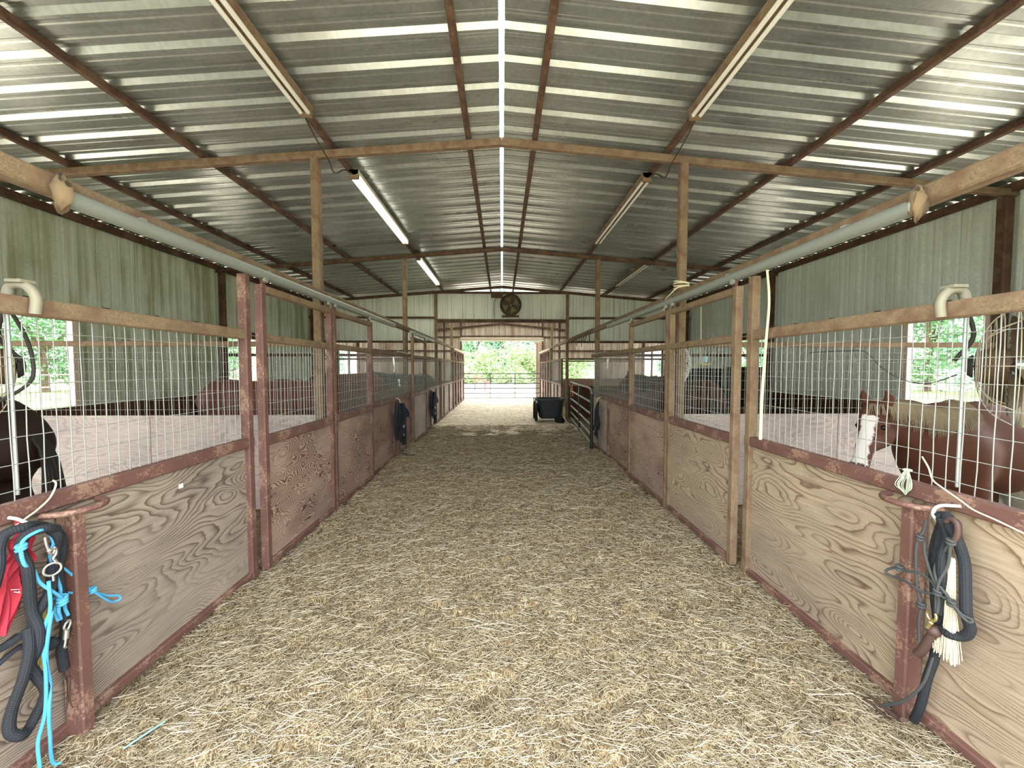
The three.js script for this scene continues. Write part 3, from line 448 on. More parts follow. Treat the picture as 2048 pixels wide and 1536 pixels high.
// ---- door tracks
for (const s of [-1, 1]) for (const [a, b, where] of [[1.66, 6.5, 'over the nearest door pair'], [7.7, 10.2, 'over the door halfway along'], [14.6, 18.3, 'by the far doorway']]) {
  if (s > 0 && a === 7.7) continue;
  const t = thing('door_track', 'round galvanised door track ' + where + ', ' + side(s) + ' of the aisle', 'track', 'sliding door tracks');
  part('track_tube', new Geo().rod(V(s * 1.8, 2.25, a), V(s * 1.8, 2.25, b), 0.036, 14), a > 14 ? M.pinkTrim : M.pipe, t);
  for (let d = a + 0.35; d < b; d += 1.05) part('bracket', new Geo().box(s * 1.79, s * 1.8475, 2.268, 2.295, d - 0.015, d + 0.015), M.galv, t);
  if (a < 2) part('end_crust', new Geo().ball(V(s * 1.8, 2.255, a - 0.005), 0.036, 0.06, 0.022, 14, 0.75).ball(V(s * 1.815, 2.3, a + 0.005), 0.022, 0.04, 0.02, 10, 0.8), M.nest, t);
  settle(t);
}
// ---- bucket posts with a half-round iron ring on the nearest stall fronts
for (const s of [-1, 1]) {
  const t = thing('bucket_post', s < 0 ? 'short red steel post with an iron half ring, behind the red cloth' : 'short red steel post with an iron half ring, beside the white hook', 'post', 'posts with iron half rings'), d = s < 0 ? 1.62 : 1.6, X = s * 1.79;
  part('post', new Geo().beam(V(X, 0, d), V(X, 0.955, d), 0.05, 0.075), M.red, t);
  const pts = []; for (let k = 0; k <= 10; k++) { const a = Math.PI * k / 10; pts.push(V(s * (1.81 - 0.1 * Math.sin(a)), 0.965, d + 0.02 + 0.105 * Math.cos(a))); }
  const g = new Geo().tube(pts, 0.013, 10, false, 4);
  part('half_ring', g, M.red, t); settle(t);
}

// ================================================================ LIGHTS
function stripLight(s, x, y, a, b, on, label) {
  const t = thing('strip_light', label, 'light', 'fluorescent strip lights'), X = s * x, g = new Geo();
  part('housing', new Geo().prism(V(X, y, a), V(X, y, b), [[-0.055, 0.03], [0.055, 0.03], [0.05, -0.01], [0.02, -0.028], [-0.02, -0.028], [-0.05, -0.01]]), on ? M.fixture : M.dust, t);
  for (const o of [-0.032, 0.032]) part('tube', new Geo().rod(V(X + o, y - 0.045, a + 0.05), V(X + o, y - 0.045, b - 0.05), 0.017, 10), on ? M.lampOn : M.tubeOff, t);
  for (const d of [a + 0.025, b - 0.025]) part('end_socket', new Geo().box(X - 0.05, X + 0.05, y - 0.066, y - 0.015, d - 0.018, d + 0.018), M.nest, t);
  settle(t);
  if (on) { const L = new THREE.RectAreaLight(new THREE.Color(1, 0.98, 0.8), on, 0.1, b - a - 0.1); L.position.set(X, y - 0.075, -(a + b) / 2); L.lookAt(X, y - 2, -(a + b) / 2); L.castShadow = true; scene.add(L); }
}
const LY = roofY(1.72) - 0.1;
stripLight(-1, 1.72, LY, 1.05, 3.55, 0, 'unlit dusty strip light at the top left');
stripLight(1, 1.72, LY, 1.05, 3.5, 0, 'unlit dusty strip light at the top right');
stripLight(-1, 1.72, LY, 4.62, 7.06, 3.2, 'long lit fluorescent strip light on the left, nearer one');
stripLight(-1, 1.72, LY, 8.05, 10.5, 3.2, 'lit fluorescent strip light on the left, in front of the hanging wall');
stripLight(1, 1.72, LY, 4.6, 7.0, 0, 'unlit strip light on the right, just beyond the nearest roof frame');
stripLight(1, 3.0, roofY(3) - 0.1, 7.9, 10.1, 0, 'unlit strip light low on the right roof slope, farthest right');
for (const s of [-1, 1]) single('power_cable', 'pale cable drooping from the unlit strip light at the top ' + side(s), 'cable', new Geo().tube([V(s * 1.74, LY - 0.03, 3.5), V(s * 1.77, LY - 0.07, 3.75), V(s * 1.76, LY - 0.16, 4.05), V(s * 1.8, LY - 0.17, 4.3), V(s * 1.76, LY - 0.06, 4.45), V(s * 1.73, LY - 0.01, 4.66)], 0.008, 6), M.fanBody, 'light cables');

// ================================================================ HORSES
// bones joined with a smooth minimum on a grid, meshed with surface nets
function skin(bones, lo, hi, cell, k = 0.05) {
  const n = [0, 1, 2].map((a) => Math.ceil((hi[a] - lo[a]) / cell) + 1), D = new Float32Array(n[0] * n[1] * n[2]).fill(0.3), id = (x, y, z) => (z * n[1] + y) * n[0] + x;
  for (const [a, ra, b, rb, sz = 1, kk = k] of bones) {
    const R = Math.max(ra, rb) + 0.14, r0 = [], r1 = [];
    for (let c = 0; c < 3; c++) { r0[c] = Math.max(0, Math.floor((Math.min(a[c], b[c]) - R - lo[c]) / cell)); r1[c] = Math.min(n[c] - 1, Math.ceil((Math.max(a[c], b[c]) + R - lo[c]) / cell)); }
    const ab = [b[0] - a[0], b[1] - a[1], b[2] - a[2]], L2 = ab[0] ** 2 + ab[1] ** 2 + ab[2] ** 2 || 1e-9;
    for (let z = r0[2]; z <= r1[2]; z++) for (let y = r0[1]; y <= r1[1]; y++) for (let x = r0[0]; x <= r1[0]; x++) {
      const p = [lo[0] + x * cell - a[0], lo[1] + y * cell - a[1], lo[2] + z * cell - a[2]], t = clamp((p[0] * ab[0] + p[1] * ab[1] + p[2] * ab[2]) / L2);
      const d = Math.hypot(p[0] - ab[0] * t, p[1] - ab[1] * t, (p[2] - ab[2] * t) / sz) - (ra + (rb - ra) * t), i = id(x, y, z), e = D[i], h = clamp(0.5 + 0.5 * (e - d) / kk);
      D[i] = e + (d - e) * h - kk * h * (1 - h);
    }
  }
  const vid = new Int32Array(n[0] * n[1] * n[2]).fill(-1), P = [], I = [];
  const cs = [[0, 0, 0], [1, 0, 0], [0, 1, 0], [1, 1, 0], [0, 0, 1], [1, 0, 1], [0, 1, 1], [1, 1, 1]], es = [[0, 1], [2, 3], [4, 5], [6, 7], [0, 2], [1, 3], [4, 6], [5, 7], [0, 4], [1, 5], [2, 6], [3, 7]];
  for (let z = 0; z < n[2] - 1; z++) for (let y = 0; y < n[1] - 1; y++) for (let x = 0; x < n[0] - 1; x++) {
    const v = cs.map((c) => D[id(x + c[0], y + c[1], z + c[2])]); let neg = 0; for (const q of v) if (q < 0) neg++; if (!neg || neg === 8) continue;
    let sx = 0, sy = 0, sz = 0, m = 0; for (const [a, b] of es) if ((v[a] < 0) !== (v[b] < 0)) { const t = v[a] / (v[a] - v[b]), A = cs[a], B = cs[b]; sx += A[0] + (B[0] - A[0]) * t; sy += A[1] + (B[1] - A[1]) * t; sz += A[2] + (B[2] - A[2]) * t; m++; }
    vid[id(x, y, z)] = P.length / 3; P.push(lo[0] + (x + sx / m) * cell, lo[1] + (y + sy / m) * cell, lo[2] + (z + sz / m) * cell);
  }
  const face = (a, b, c, d, flip) => { if (a < 0 || b < 0 || c < 0 || d < 0) return; flip ? I.push(a, c, b, a, d, c) : I.push(a, b, c, a, c, d); };
  for (let z = 1; z < n[2] - 1; z++) for (let y = 1; y < n[1] - 1; y++) for (let x = 1; x < n[0] - 1; x++) {
    const s = D[id(x, y, z)] < 0;
    if (s !== D[id(x + 1, y, z)] < 0) face(vid[id(x, y - 1, z - 1)], vid[id(x, y, z - 1)], vid[id(x, y, z)], vid[id(x, y - 1, z)], !s);
    if (s !== D[id(x, y + 1, z)] < 0) face(vid[id(x - 1, y, z - 1)], vid[id(x - 1, y, z)], vid[id(x, y, z)], vid[id(x, y, z - 1)], !s);
    if (s !== D[id(x, y, z + 1)] < 0) face(vid[id(x - 1, y - 1, z)], vid[id(x, y - 1, z)], vid[id(x, y, z)], vid[id(x - 1, y, z)], !s);
  }
  const g = new THREE.BufferGeometry(); g.setAttribute('position', new THREE.Float32BufferAttribute(P, 3)); g.setIndex(I); g.computeVertexNormals(); return g;
}
// local axes: +x towards the head, y up, z sideways; withers about 1.41 high
const POSE = {
  level: { neck: [[0.52, 1.12, 0], [0.82, 1.24, 0], [1.12, 1.33, 0]], head: [[1.12, 1.33, 0], [1.24, 1.24, 0], [1.40, 1.03, 0], [1.5, 0.87, 0]], side: [0, 0, 1] },
  turned: { neck: [[0.52, 1.12, 0], [0.82, 1.22, -0.01], [1.10, 1.29, -0.03]], head: [[1.10, 1.29, -0.03], [1.16, 1.225, -0.055], [1.27, 1.06, -0.1], [1.345, 0.93, -0.13]], side: [0.37, 0, 0.93] },
  graze: { neck: [[0.52, 1.06, 0], [0.86, 0.92, 0], [1.10, 0.72, 0]], head: [[1.10, 0.72, 0], [1.18, 0.62, 0], [1.28, 0.38, 0], [1.32, 0.2, 0]], side: [0, 0, 1] },
};
function horseGeo(pose, cell) {
  const p = POSE[pose], N = p.neck, H = p.head, S = new THREE.Vector3(...p.side).normalize(), B = [], off = (q, l, dx = 0, dy = 0) => [q[0] + S.x * l + dx, q[1] + dy, q[2] + S.z * l];
  B.push([[0.5, 1.02, 0], 0.27, [0.05, 0.98, 0], 0.3, 0.86, 0.1], [[0.05, 0.98, 0], 0.3, [-0.35, 1.03, 0], 0.28, 0.92, 0.1], [[-0.35, 1.04, 0], 0.27, [-0.62, 1.12, 0], 0.265, 0.95, 0.1], [[-0.62, 1.12, 0], 0.25, [-0.8, 1.07, 0], 0.2, 1, 0.1]);
  B.push([[0.5, 1.24, 0], 0.14, [0.2, 1.27, 0], 0.11, 0.7, 0.1], [[0.2, 1.22, 0], 0.14, [-0.4, 1.2, 0], 0.16, 0.8, 0.1], [[0.62, 1.02, 0], 0.21, [0.56, 0.86, 0], 0.2, 0.9, 0.08]);
  B.push([N[0], 0.25, N[1], 0.18, 0.62, 0.08], [N[1], 0.18, N[2], 0.125, 0.62, 0.06]);
  const mid = (a, b, t) => [0, 1, 2].map((c) => a[c] + (b[c] - a[c]) * t);
  B.push([H[0], 0.095, H[1], 0.092, 0.8, 0.04], [H[1], 0.088, H[2], 0.056, 0.85, 0.025], [H[2], 0.056, H[3], 0.05, 0.95, 0.02]);
  const jaw = mid(H[1], H[2], 0.15); B.push([[jaw[0] - 0.085, jaw[1] - 0.06, jaw[2]], 0.092, mid(H[2], H[3], 0.1), 0.045, 0.62, 0.025]); { const ch = mid(H[2], H[3], 0.95); B.push([[ch[0] - 0.035, ch[1] - 0.01, ch[2]], 0.034, [ch[0] - 0.05, ch[1] + 0.06, ch[2]], 0.03, 0.9, 0.02]); }
  for (const l of [-1, 1]) {
    B.push([off(H[1], l * 0.06), 0.035, off(mid(H[1], H[2], 0.2), l * 0.055), 0.03, 1, 0.03], [off(H[3], l * 0.03, 0, 0.01), 0.03, off(H[3], l * 0.032), 0.028, 1, 0.02]);
    B.push([off(H[0], l * 0.055, 0, 0.08), 0.032, off(H[0], l * 0.075, 0.01, 0.14), 0.03, 1, 0.015], [off(H[0], l * 0.075, 0.01, 0.14), 0.03, off(H[0], l * 0.07, 0.035, 0.2), 0.008, 1, 0.015]);
    const f = l * 0.025, z = l * 0.15;
    B.push([[0.46, 1.0, z], 0.17, [0.42, 0.76, z], 0.11, 0.8, 0.06], [[0.42, 0.76, z], 0.1, [0.42 + f, 0.44, z], 0.058, 1, 0.03], [[0.42 + f, 0.44, z], 0.06, [0.42 + f, 0.36, z], 0.045, 1, 0.03], [[0.42 + f, 0.36, z], 0.04, [0.41 + f, 0.15, z], 0.038, 1, 0.02], [[0.41 + f, 0.15, z], 0.048, [0.44 + f, 0.075, z], 0.042, 1, 0.02], [[0.445 + f, 0.06, z], 0.05, [0.455 + f, 0.02, z], 0.06, 1, 0.012]);
    const h = l * 0.04;
    B.push([[-0.64, 1.06, z], 0.2, [-0.52, 0.8, z], 0.15, 0.8, 0.07], [[-0.5, 0.82, z], 0.14, [-0.78 + h, 0.52, z], 0.066, 1, 0.05], [[-0.8 + h, 0.54, z], 0.055, [-0.8 + h, 0.46, z], 0.055, 1, 0.03], [[-0.8 + h, 0.48, z], 0.052, [-0.76 + h, 0.16, z], 0.04, 1, 0.02], [[-0.76 + h, 0.16, z], 0.05, [-0.72 + h, 0.075, z], 0.042, 1, 0.02], [[-0.715 + h, 0.06, z], 0.05, [-0.705 + h, 0.02, z], 0.06, 1, 0.012]);
  }
  const g = skin(B, [-1.12, -0.03, -0.46], [1.68, 1.66, 0.46], cell); g.userData = { H, S, N }; return g;
}
const HG = { turned: horseGeo('turned', 0.0115), level: horseGeo('level', 0.022), graze: horseGeo('graze', 0.022) };
function horse(label, pose, coat, o) {
  const t = thing('horse', label, 'horse', o.group), g = HG[pose].clone(), { H, S, N } = HG[pose].userData, n = g.attributes.position.count, col = new Float32Array(n * 3), P = g.attributes.position, Q = g.attributes.normal;
  const ax = new THREE.Vector3(H[3][0] - H[1][0], H[3][1] - H[1][1], H[3][2] - H[1][2]), L = ax.length(); ax.normalize(); const front = new THREE.Vector3().crossVectors(ax, S).normalize(); if (front.y < 0) front.negate();
  for (let k = 0; k < n; k++) {
    const p = new THREE.Vector3(P.getX(k), P.getY(k), P.getZ(k)), N3 = new THREE.Vector3(Q.getX(k), Q.getY(k), Q.getZ(k)), h = p.clone().sub(new THREE.Vector3(...H[1])), al = h.dot(ax) / L, la = h.dot(S), j = 0.9 + 0.2 * fbm(p.x * 9, p.y * 9 + p.z * 5, 400, 3);
    let c = coat.map((q) => q * j);
    if (p.y < 0.07) c = [0.05, 0.045, 0.04]; else if (o.points && p.y < 0.5 && p.x < 0.7) c = mix3(o.points, c, sstep(0.36, 0.5, p.y));
    const headZone = p.x > H[0][0] - 0.14 && al > -0.35 && Math.abs(la) < 0.16 && (pose !== 'graze' || p.y < 0.9);
    if (o.blaze && headZone) { const w = 0.044 - 0.006 * clamp(al) + 0.01 * (vn(al * 7, 3, 401) - 0.5); if (N3.dot(front) > 0.1 && al > -0.1 && al < 0.98 && Math.abs(la) < w + 0.02 * sstep(0.7, 1, al)) c = [0.78, 0.74, 0.7]; }
    if (headZone && al > 0.98 && pose !== 'graze') c = [0.1, 0.075, 0.065];
    col.set(c, k * 3);
  }
  g.setAttribute('color', new THREE.BufferAttribute(col, 3));
  part('body', g, M.coat, t);
  const sideZ = o.maneSide ?? -1, mg = new Geo(), C = [[0.42, 1.4, 0], [N[0][0] + 0.08, N[0][1] + 0.235, 0], [N[1][0], N[1][1] + 0.175, N[1][2]], [N[2][0], N[2][1] + 0.12, N[2][2]]].map((q) => new THREE.Vector3(...q)), cv = new THREE.CatmullRomCurve3(C);
  const strands = pose === 'turned' ? 800 : 160;
  for (let k = 0; k < strands; k++) {
    const w = (k + rnd()) / strands, q = cv.getPoint(w), len = rr(0.06, 0.21) * (o.mane ?? 1) * (0.75 + 0.5 * Math.sin(Math.PI * w)), lean = rr(-0.04, 0.03), R0 = 0.27 - 0.14 * w;
    const z = (drop) => sideZ * (0.66 * Math.sqrt(Math.max(0, R0 * R0 - (R0 - drop) ** 2)) + 0.016 + 0.02 * (1 - w) + rr(0, 0.008));
    mg.tube([q.clone().add(new THREE.Vector3(0, 0.008, -sideZ * rr(0, 0.03))), q.clone().add(new THREE.Vector3(lean * 0.2, 0.006 - len * 0.12, z(len * 0.12))), q.clone().add(new THREE.Vector3(lean * 0.55, -len * 0.5, z(len * 0.5))), q.clone().add(new THREE.Vector3(lean, -len, z(len)))], (u) => 0.0045 * (1 - 0.85 * u), 4, false, 2);
  }
  if (pose === 'turned') for (let k = 0; k < 26; k++) { const q = new THREE.Vector3(...H[0]).add(new THREE.Vector3(rr(-0.02, 0.04), 0.095, rr(-0.04, 0.03))); mg.tube([q, q.clone().add(new THREE.Vector3(0.05, 0.0, -0.04)), q.clone().addScaledVector(front, 0.05).add(new THREE.Vector3(0.05, -0.1, -0.07 + rr(-0.03, 0.03)))], (u) => 0.007 * (1 - 0.8 * u), 4, false, 2); }
  part('mane', mg, o.hair, t);
  const tg = new Geo(); for (let k = 0; k < 50; k++) { const z = rr(-0.05, 0.05), x = rr(-0.03, 0.03); tg.tube([new THREE.Vector3(-0.95, 1.16, z * 0.4), new THREE.Vector3(-1.04, 1.05, z * 0.7), new THREE.Vector3(-1.07 + x, 0.75, z), new THREE.Vector3(-1.05 + x * 2, rr(0.35, 0.5), z * 1.6)], (u) => 0.014 * (1 - 0.8 * u), 4, false, 2); }
  part('tail', tg, o.hair, t);
  for (const l of [-1, 1]) { const e = [0, 1, 2].map((c) => H[1][c] + (H[2][c] - H[1][c]) * 0.14); part('eye', new Geo().ball(new THREE.Vector3(e[0] + S.x * l * 0.075 + front.x * 0.028, e[1] + front.y * 0.028, e[2] + S.z * l * 0.075 + front.z * 0.028), 0.02, 0.02, 0.02, 10), M.eye, t); }
  if (pose !== 'graze') for (const l of [-1, 1]) part('nostril', new Geo().ball(new THREE.Vector3(H[3][0] + S.x * l * 0.04 + front.x * 0.045 + ax.x * 0.02, H[3][1] + front.y * 0.045 + ax.y * 0.02, H[3][2] + S.z * l * 0.04 + front.z * 0.045 + ax.z * 0.02), 0.012, 0.016, 0.012, 8), M.eye, t);
  t.position.set(o.x, o.y ?? 0, -o.d); t.rotation.y = o.turn; t.scale.setScalar(o.scale ?? 0.95); return t;
}
// heading: turn 0 looks to the right (+x), PI to the left, PI/2 away from the camera
horse('chestnut horse with flaxen mane and white blaze behind the right mesh', 'turned', [0.1, 0.036, 0.02], { x: 3.72, d: 2.78, turn: Math.PI + 0.06, scale: 0.93, hair: M.flaxen, blaze: true, maneSide: -1 });
horse('dark bay horse with only its rump in view at the left edge', 'level', [0.022, 0.01, 0.007], { x: -3.86, d: 2.45, turn: Math.PI, scale: 0.99, hair: M.darkHair });
horse('reddish chestnut horse seen through the nearest left door', 'graze', [0.1, 0.037, 0.022], { x: -3.42, d: 5.7, turn: 0, scale: 0.99, hair: M.brownHair });
horse('brown horse whose back shows through the second left door', 'graze', [0.11, 0.045, 0.028], { x: -3.62, d: 8.75, turn: Math.PI, scale: 1.03, hair: M.darkHair });
horse('dark grey horse beyond the left mesh above the navy halter bundle', 'level', [0.035, 0.036, 0.04], { x: -3.2, d: 12.9, turn: Math.PI, scale: 0.97, hair: M.darkHair });
horse('dark bay horse with its rump towards the nearest right door', 'graze', [0.05, 0.018, 0.011], { x: 2.95, d: 6.1, turn: Math.PI / 2 - 0.08, scale: 0.99, hair: M.darkHair, points: [0.02, 0.016, 0.014] });
horse('dark brown horse seen through the second right door', 'level', [0.04, 0.018, 0.012], { x: 4.25, d: 9.5, turn: Math.PI, scale: 0.96, hair: M.darkHair });

// ================================================================ TACK ON THE STALL FRONTS
const on = (X, pts) => pts.map(([d, y]) => V(X, y, d)), wavy = (X, pts, a = 0.012) => pts.map(([d, y], k) => V(X + a * Math.sin(k * 1.9), y, d));
const knot = (g, P, r, n = 3) => { for (let k = 0; k < n; k++) g.torus(P.clone().add(new THREE.Vector3(0, (k - (n - 1) / 2) * r * 1.5, 0)), new THREE.Vector3(0.25 * (k - 1), 1, 0.2), r * 1.3, r * 0.85, 12, 6); return g; };
const strands = (g, top, b0, b1, n, r, spread = 0.01) => { for (let k = 0; k < n; k++) { const u = rnd(), b = b0.clone().lerp(b1, u).add(new THREE.Vector3(rr(-spread, spread) * 1.5, rr(-0.02, 0.02), rr(-spread, spread))), a = top.clone().add(new THREE.Vector3(rr(-0.008, 0.008), rr(-0.01, 0.01), rr(-0.008, 0.008))); g.tube([a, a.clone().lerp(b, 0.4).add(new THREE.Vector3(rr(-0.006, 0.006), 0, rr(-0.006, 0.006))), b], r, 4, false, 3); } return g; };
{ // left: red cloth, thick black lead, blue rope halter
  const X = -1.765;
  const c = thing('red_cloth', 'bunched red cloth hanging under the black lead rope at far left', 'cloth');
  const Lc = [[1.454, .98], [1.454, .923], [1.43, .907], [1.421, .859], [1.391, .837], [1.374, .821], [1.358, .772], [1.346, .613]], Rc = [[1.492, .949], [1.495, .904], [1.488, .86], [1.502, .814], [1.471, .775], [1.457, .728], [1.457, .666], [1.394, .586]];
  const cl = new THREE.CatmullRomCurve3(on(0, Lc)), cr = new THREE.CatmullRomCurve3(on(0, Rc)), g = new Geo(), nu = 44, nv = 60;
  for (const back of [0, 1]) { const k0 = g.p.length / 3; for (let j = 0; j <= nv; j++) for (let k = 0; k <= nu; k++) { const v = j / nv, u = k / nu, P = cl.getPoint(v).lerp(cr.getPoint(v), u); P.x = -1.805 + 0.02 * Math.sin(Math.PI * u) + 0.011 * Math.sin(u * 15 + v * 5) * (0.4 + v) + 0.008 * Math.sin(u * 31 - v * 9) + (fbm(u * 6, v * 9, 420, 3) - 0.5) * 0.016 - back * 0.004; g.p.push(P.x, P.y, P.z); g.n.push(1, 0, 0); g.u.push(u * 0.14, v * 0.4); } for (let j = 0; j < nv; j++) for (let k = 0; k < nu; k++) { const a = k0 + j * (nu + 1) + k; back ? g.i.push(a, a + 1, a + nu + 2, a, a + nu + 2, a + nu + 1) : g.i.push(a, a + nu + 2, a + 1, a, a + nu + 1, a + nu + 2); } }
  const bg = g.build(); bg.computeVertexNormals(); part('fabric', bg, M.redCloth, c);
  const mk = new Geo(); for (const [a, b] of [[[1.404, .748], [1.43, .735]], [[1.43, .735], [1.451, .728]], [[1.412, .735], [1.432, .718]], [[1.432, .718], [1.449, .733]], [[1.424, .73], [1.434, .722]]]) mk.prism(V(-1.772, a[1], a[0]), V(-1.772, b[1], b[0]), [[-0.003, -0.001], [0.003, -0.001], [0.003, 0.001], [-0.003, 0.001]]);
  part('white_mark', mk, M.white, c).userData.label = 'small white chevron print'; settle(c);

  const r = thing('lead_rope', 'thick black lead rope coiled over the red cloth at far left', 'rope'), R = 0.0165;
  part('rope', new Geo()
    .tube(wavy(X, [[1.339, .748], [1.359, .857], [1.378, .917], [1.396, .956], [1.437, .965], [1.476, .955], [1.514, .935], [1.543, .895], [1.556, .829], [1.555, .739], [1.552, .616], [1.55, .5], [1.55, .42], [1.553, .33]]), R, 10)
    .tube(wavy(X + 0.03, [[1.52, .92], [1.475, .943], [1.43, .938], [1.411, .889], [1.413, .832], [1.427, .731], [1.438, .647], [1.441, .568], [1.432, .495], [1.425, .45], [1.433, .398], [1.45, .326], [1.429, .249], [1.4, .22], [1.369, .23], [1.352, .26], [1.362, .32], [1.388, .436], [1.413, .521], [1.426, .59]]), R, 10)
    .tube(wavy(X + 0.02, [[1.498, .938], [1.519, .898], [1.526, .834], [1.513, .76], [1.487, .695], [1.462, .639], [1.449, .609], [1.435, .553], [1.421, .505]]), R, 10)
    .tube(wavy(X + 0.005, [[1.441, .499], [1.465, .492], [1.484, .484], [1.503, .472]], 0.005), 0.014, 10).ball(V(X + 0.005, 0.474, 1.503), 0.024, 0.024, 0.022, 12, 0.15), M.blackRope, r);
  part('leather_popper', new Geo().tube(on(X, [[1.553, .334], [1.56, .279], [1.559, .231], [1.545, .148]]), (u) => 0.012 * (1 - 0.8 * u), 8, false, 6, 0.5).tube(on(X + 0.01, [[1.553, .3], [1.55, .24], [1.554, .19], [1.562, .16]]), (u) => 0.008 * (1 - 0.7 * u), 6, false, 6, 0.5), M.leather, r);
  part('bolt_snap', new Geo().tube(on(X + 0.045, [[1.532, .548], [1.519, .54], [1.514, .525], [1.524, .514], [1.536, .53], [1.535, .546], [1.526, .549]]), 0.0042, 6).rod(V(X + 0.045, .515, 1.522), V(X + 0.045, .482, 1.518), 0.009, 10).tube(on(X + 0.045, [[1.518, .482], [1.516, .468], [1.513, .452], [1.518, .446]]), 0.0045, 6), M.chrome, r); settle(r);

  const h = thing('rope_halter', 'bright blue rope halter tangled with the black lead at far left', 'halter'), B = new Geo(), q = 0.0058;
  B.tube(wavy(X + 0.045, [[1.466, .94], [1.448, .946], [1.415, .934], [1.4, .917], [1.398, .844], [1.425, .815], [1.449, .749], [1.475, .702], [1.505, .66], [1.524, .632]], 0.006), q).tube(wavy(X + 0.02, [[1.503, .916], [1.511, .869], [1.506, .836], [1.522, .735], [1.526, .672], [1.523, .633], [1.514, .598], [1.514, .557]], 0.006), q).tube(wavy(X + 0.03, [[1.527, .635], [1.531, .61], [1.536, .592], [1.545, .56]], 0.003), q).tube(wavy(X + 0.03, [[1.518, .635], [1.51, .6], [1.52, .56]], 0.003), q);
  B.tube(wavy(X - 0.005, [[1.524, .786], [1.56, .747], [1.609, .679], [1.664, .594], [1.676, .576], [1.728, .51], [1.758, .482], [1.786, .479], [1.778, .499], [1.738, .523], [1.688, .567], [1.668, .586], [1.61, .612], [1.563, .64], [1.525, .64]], 0.004), q * 0.85);
  B.tube(wavy(X + 0.05, [[1.468, .743], [1.463, .63], [1.452, .579], [1.443, .499], [1.439, .394], [1.435, .251], [1.414, .162], [1.407, .068], [1.402, .03]], 0.006), q).tube(wavy(X + 0.055, [[1.469, .626], [1.452, .565], [1.447, .459], [1.454, .344], [1.439, .263], [1.443, .17], [1.457, .03], [1.468, .025]], 0.006), q);
  knot(B, V(X + 0.035, .635, 1.522), q * 1.5); knot(B, V(X - 0.005, .588, 1.67), q * 1.3, 2); knot(B, V(X + 0.04, .905, 1.4), q * 1.4, 2);
  part('cord', B, M.blue, h); settle(h);

  const sn = thing('halter_snap', 'silver ring and snap in front of the red cloth', 'snap');
  part('ring', new Geo().torus(V(X + 0.06, .786, 1.473), new THREE.Vector3(1, 0, 0.5), 0.023, 0.0042, 24, 7), M.chrome, sn);
  part('snap', new Geo().tube(on(X + 0.06, [[1.455, .918], [1.458, .89], [1.463, .868], [1.468, .85], [1.474, .843], [1.482, .852], [1.484, .868]]), 0.0048, 7).tube(on(X + 0.06, [[1.463, .868], [1.476, .862], [1.487, .858], [1.487, .84], [1.478, .826], [1.482, .818], [1.49, .8]]), 0.0052, 7).rod(V(X + 0.06, .763, 1.474), V(X + 0.06, .74, 1.475), 0.004, 7).ball(V(X + 0.06, .862, 1.466), 0.008), M.chrome, sn); settle(sn);
  single('yellow_tassel', 'yellow fibre tassel below the blue halter at far left', 'tassel', strands(new Geo(), V(X - 0.01, .602, 1.492), V(X - 0.02, .41, 1.458), V(X - 0.02, .39, 1.505), 70, 0.0014, 0.008), M.yellow);
  single('wall_hook', 'white plastic hook above the red cloth', 'hook', new Geo().tube([V(-1.82, 1.0, 1.438), V(-1.8, .992, 1.448), V(-1.785, .979, 1.456), V(-1.77, .962, 1.466), V(-1.765, .945, 1.47), V(-1.775, .935, 1.472)], 0.006, 8), M.cream);
  single('pull_cord', 'thin pale cord running from the left mesh down past the hook', 'cord', new Geo().tube([V(-1.83, 1.09, 1.6), ...on(-1.8, [[1.583, 1.081], [1.562, 1.035], [1.523, 1.003], [1.475, .978], [1.435, .959], [1.403, .946], [1.372, .939], [1.2, .9]])], 0.0035, 6), M.cord);
  single('grey_strap', 'dark grey webbing strap below the red cloth', 'strap', new Geo().tube(on(X - 0.01, [[1.34, .56], [1.37, .555], [1.4, .56], [1.425, .565]]), 0.022, 10, false, 6, 0.4).tube(on(X - 0.01, [[1.34, .5], [1.37, .51], [1.4, .52], [1.43, .525]]), 0.014, 8, false, 6, 0.4), M.charcoal);
}
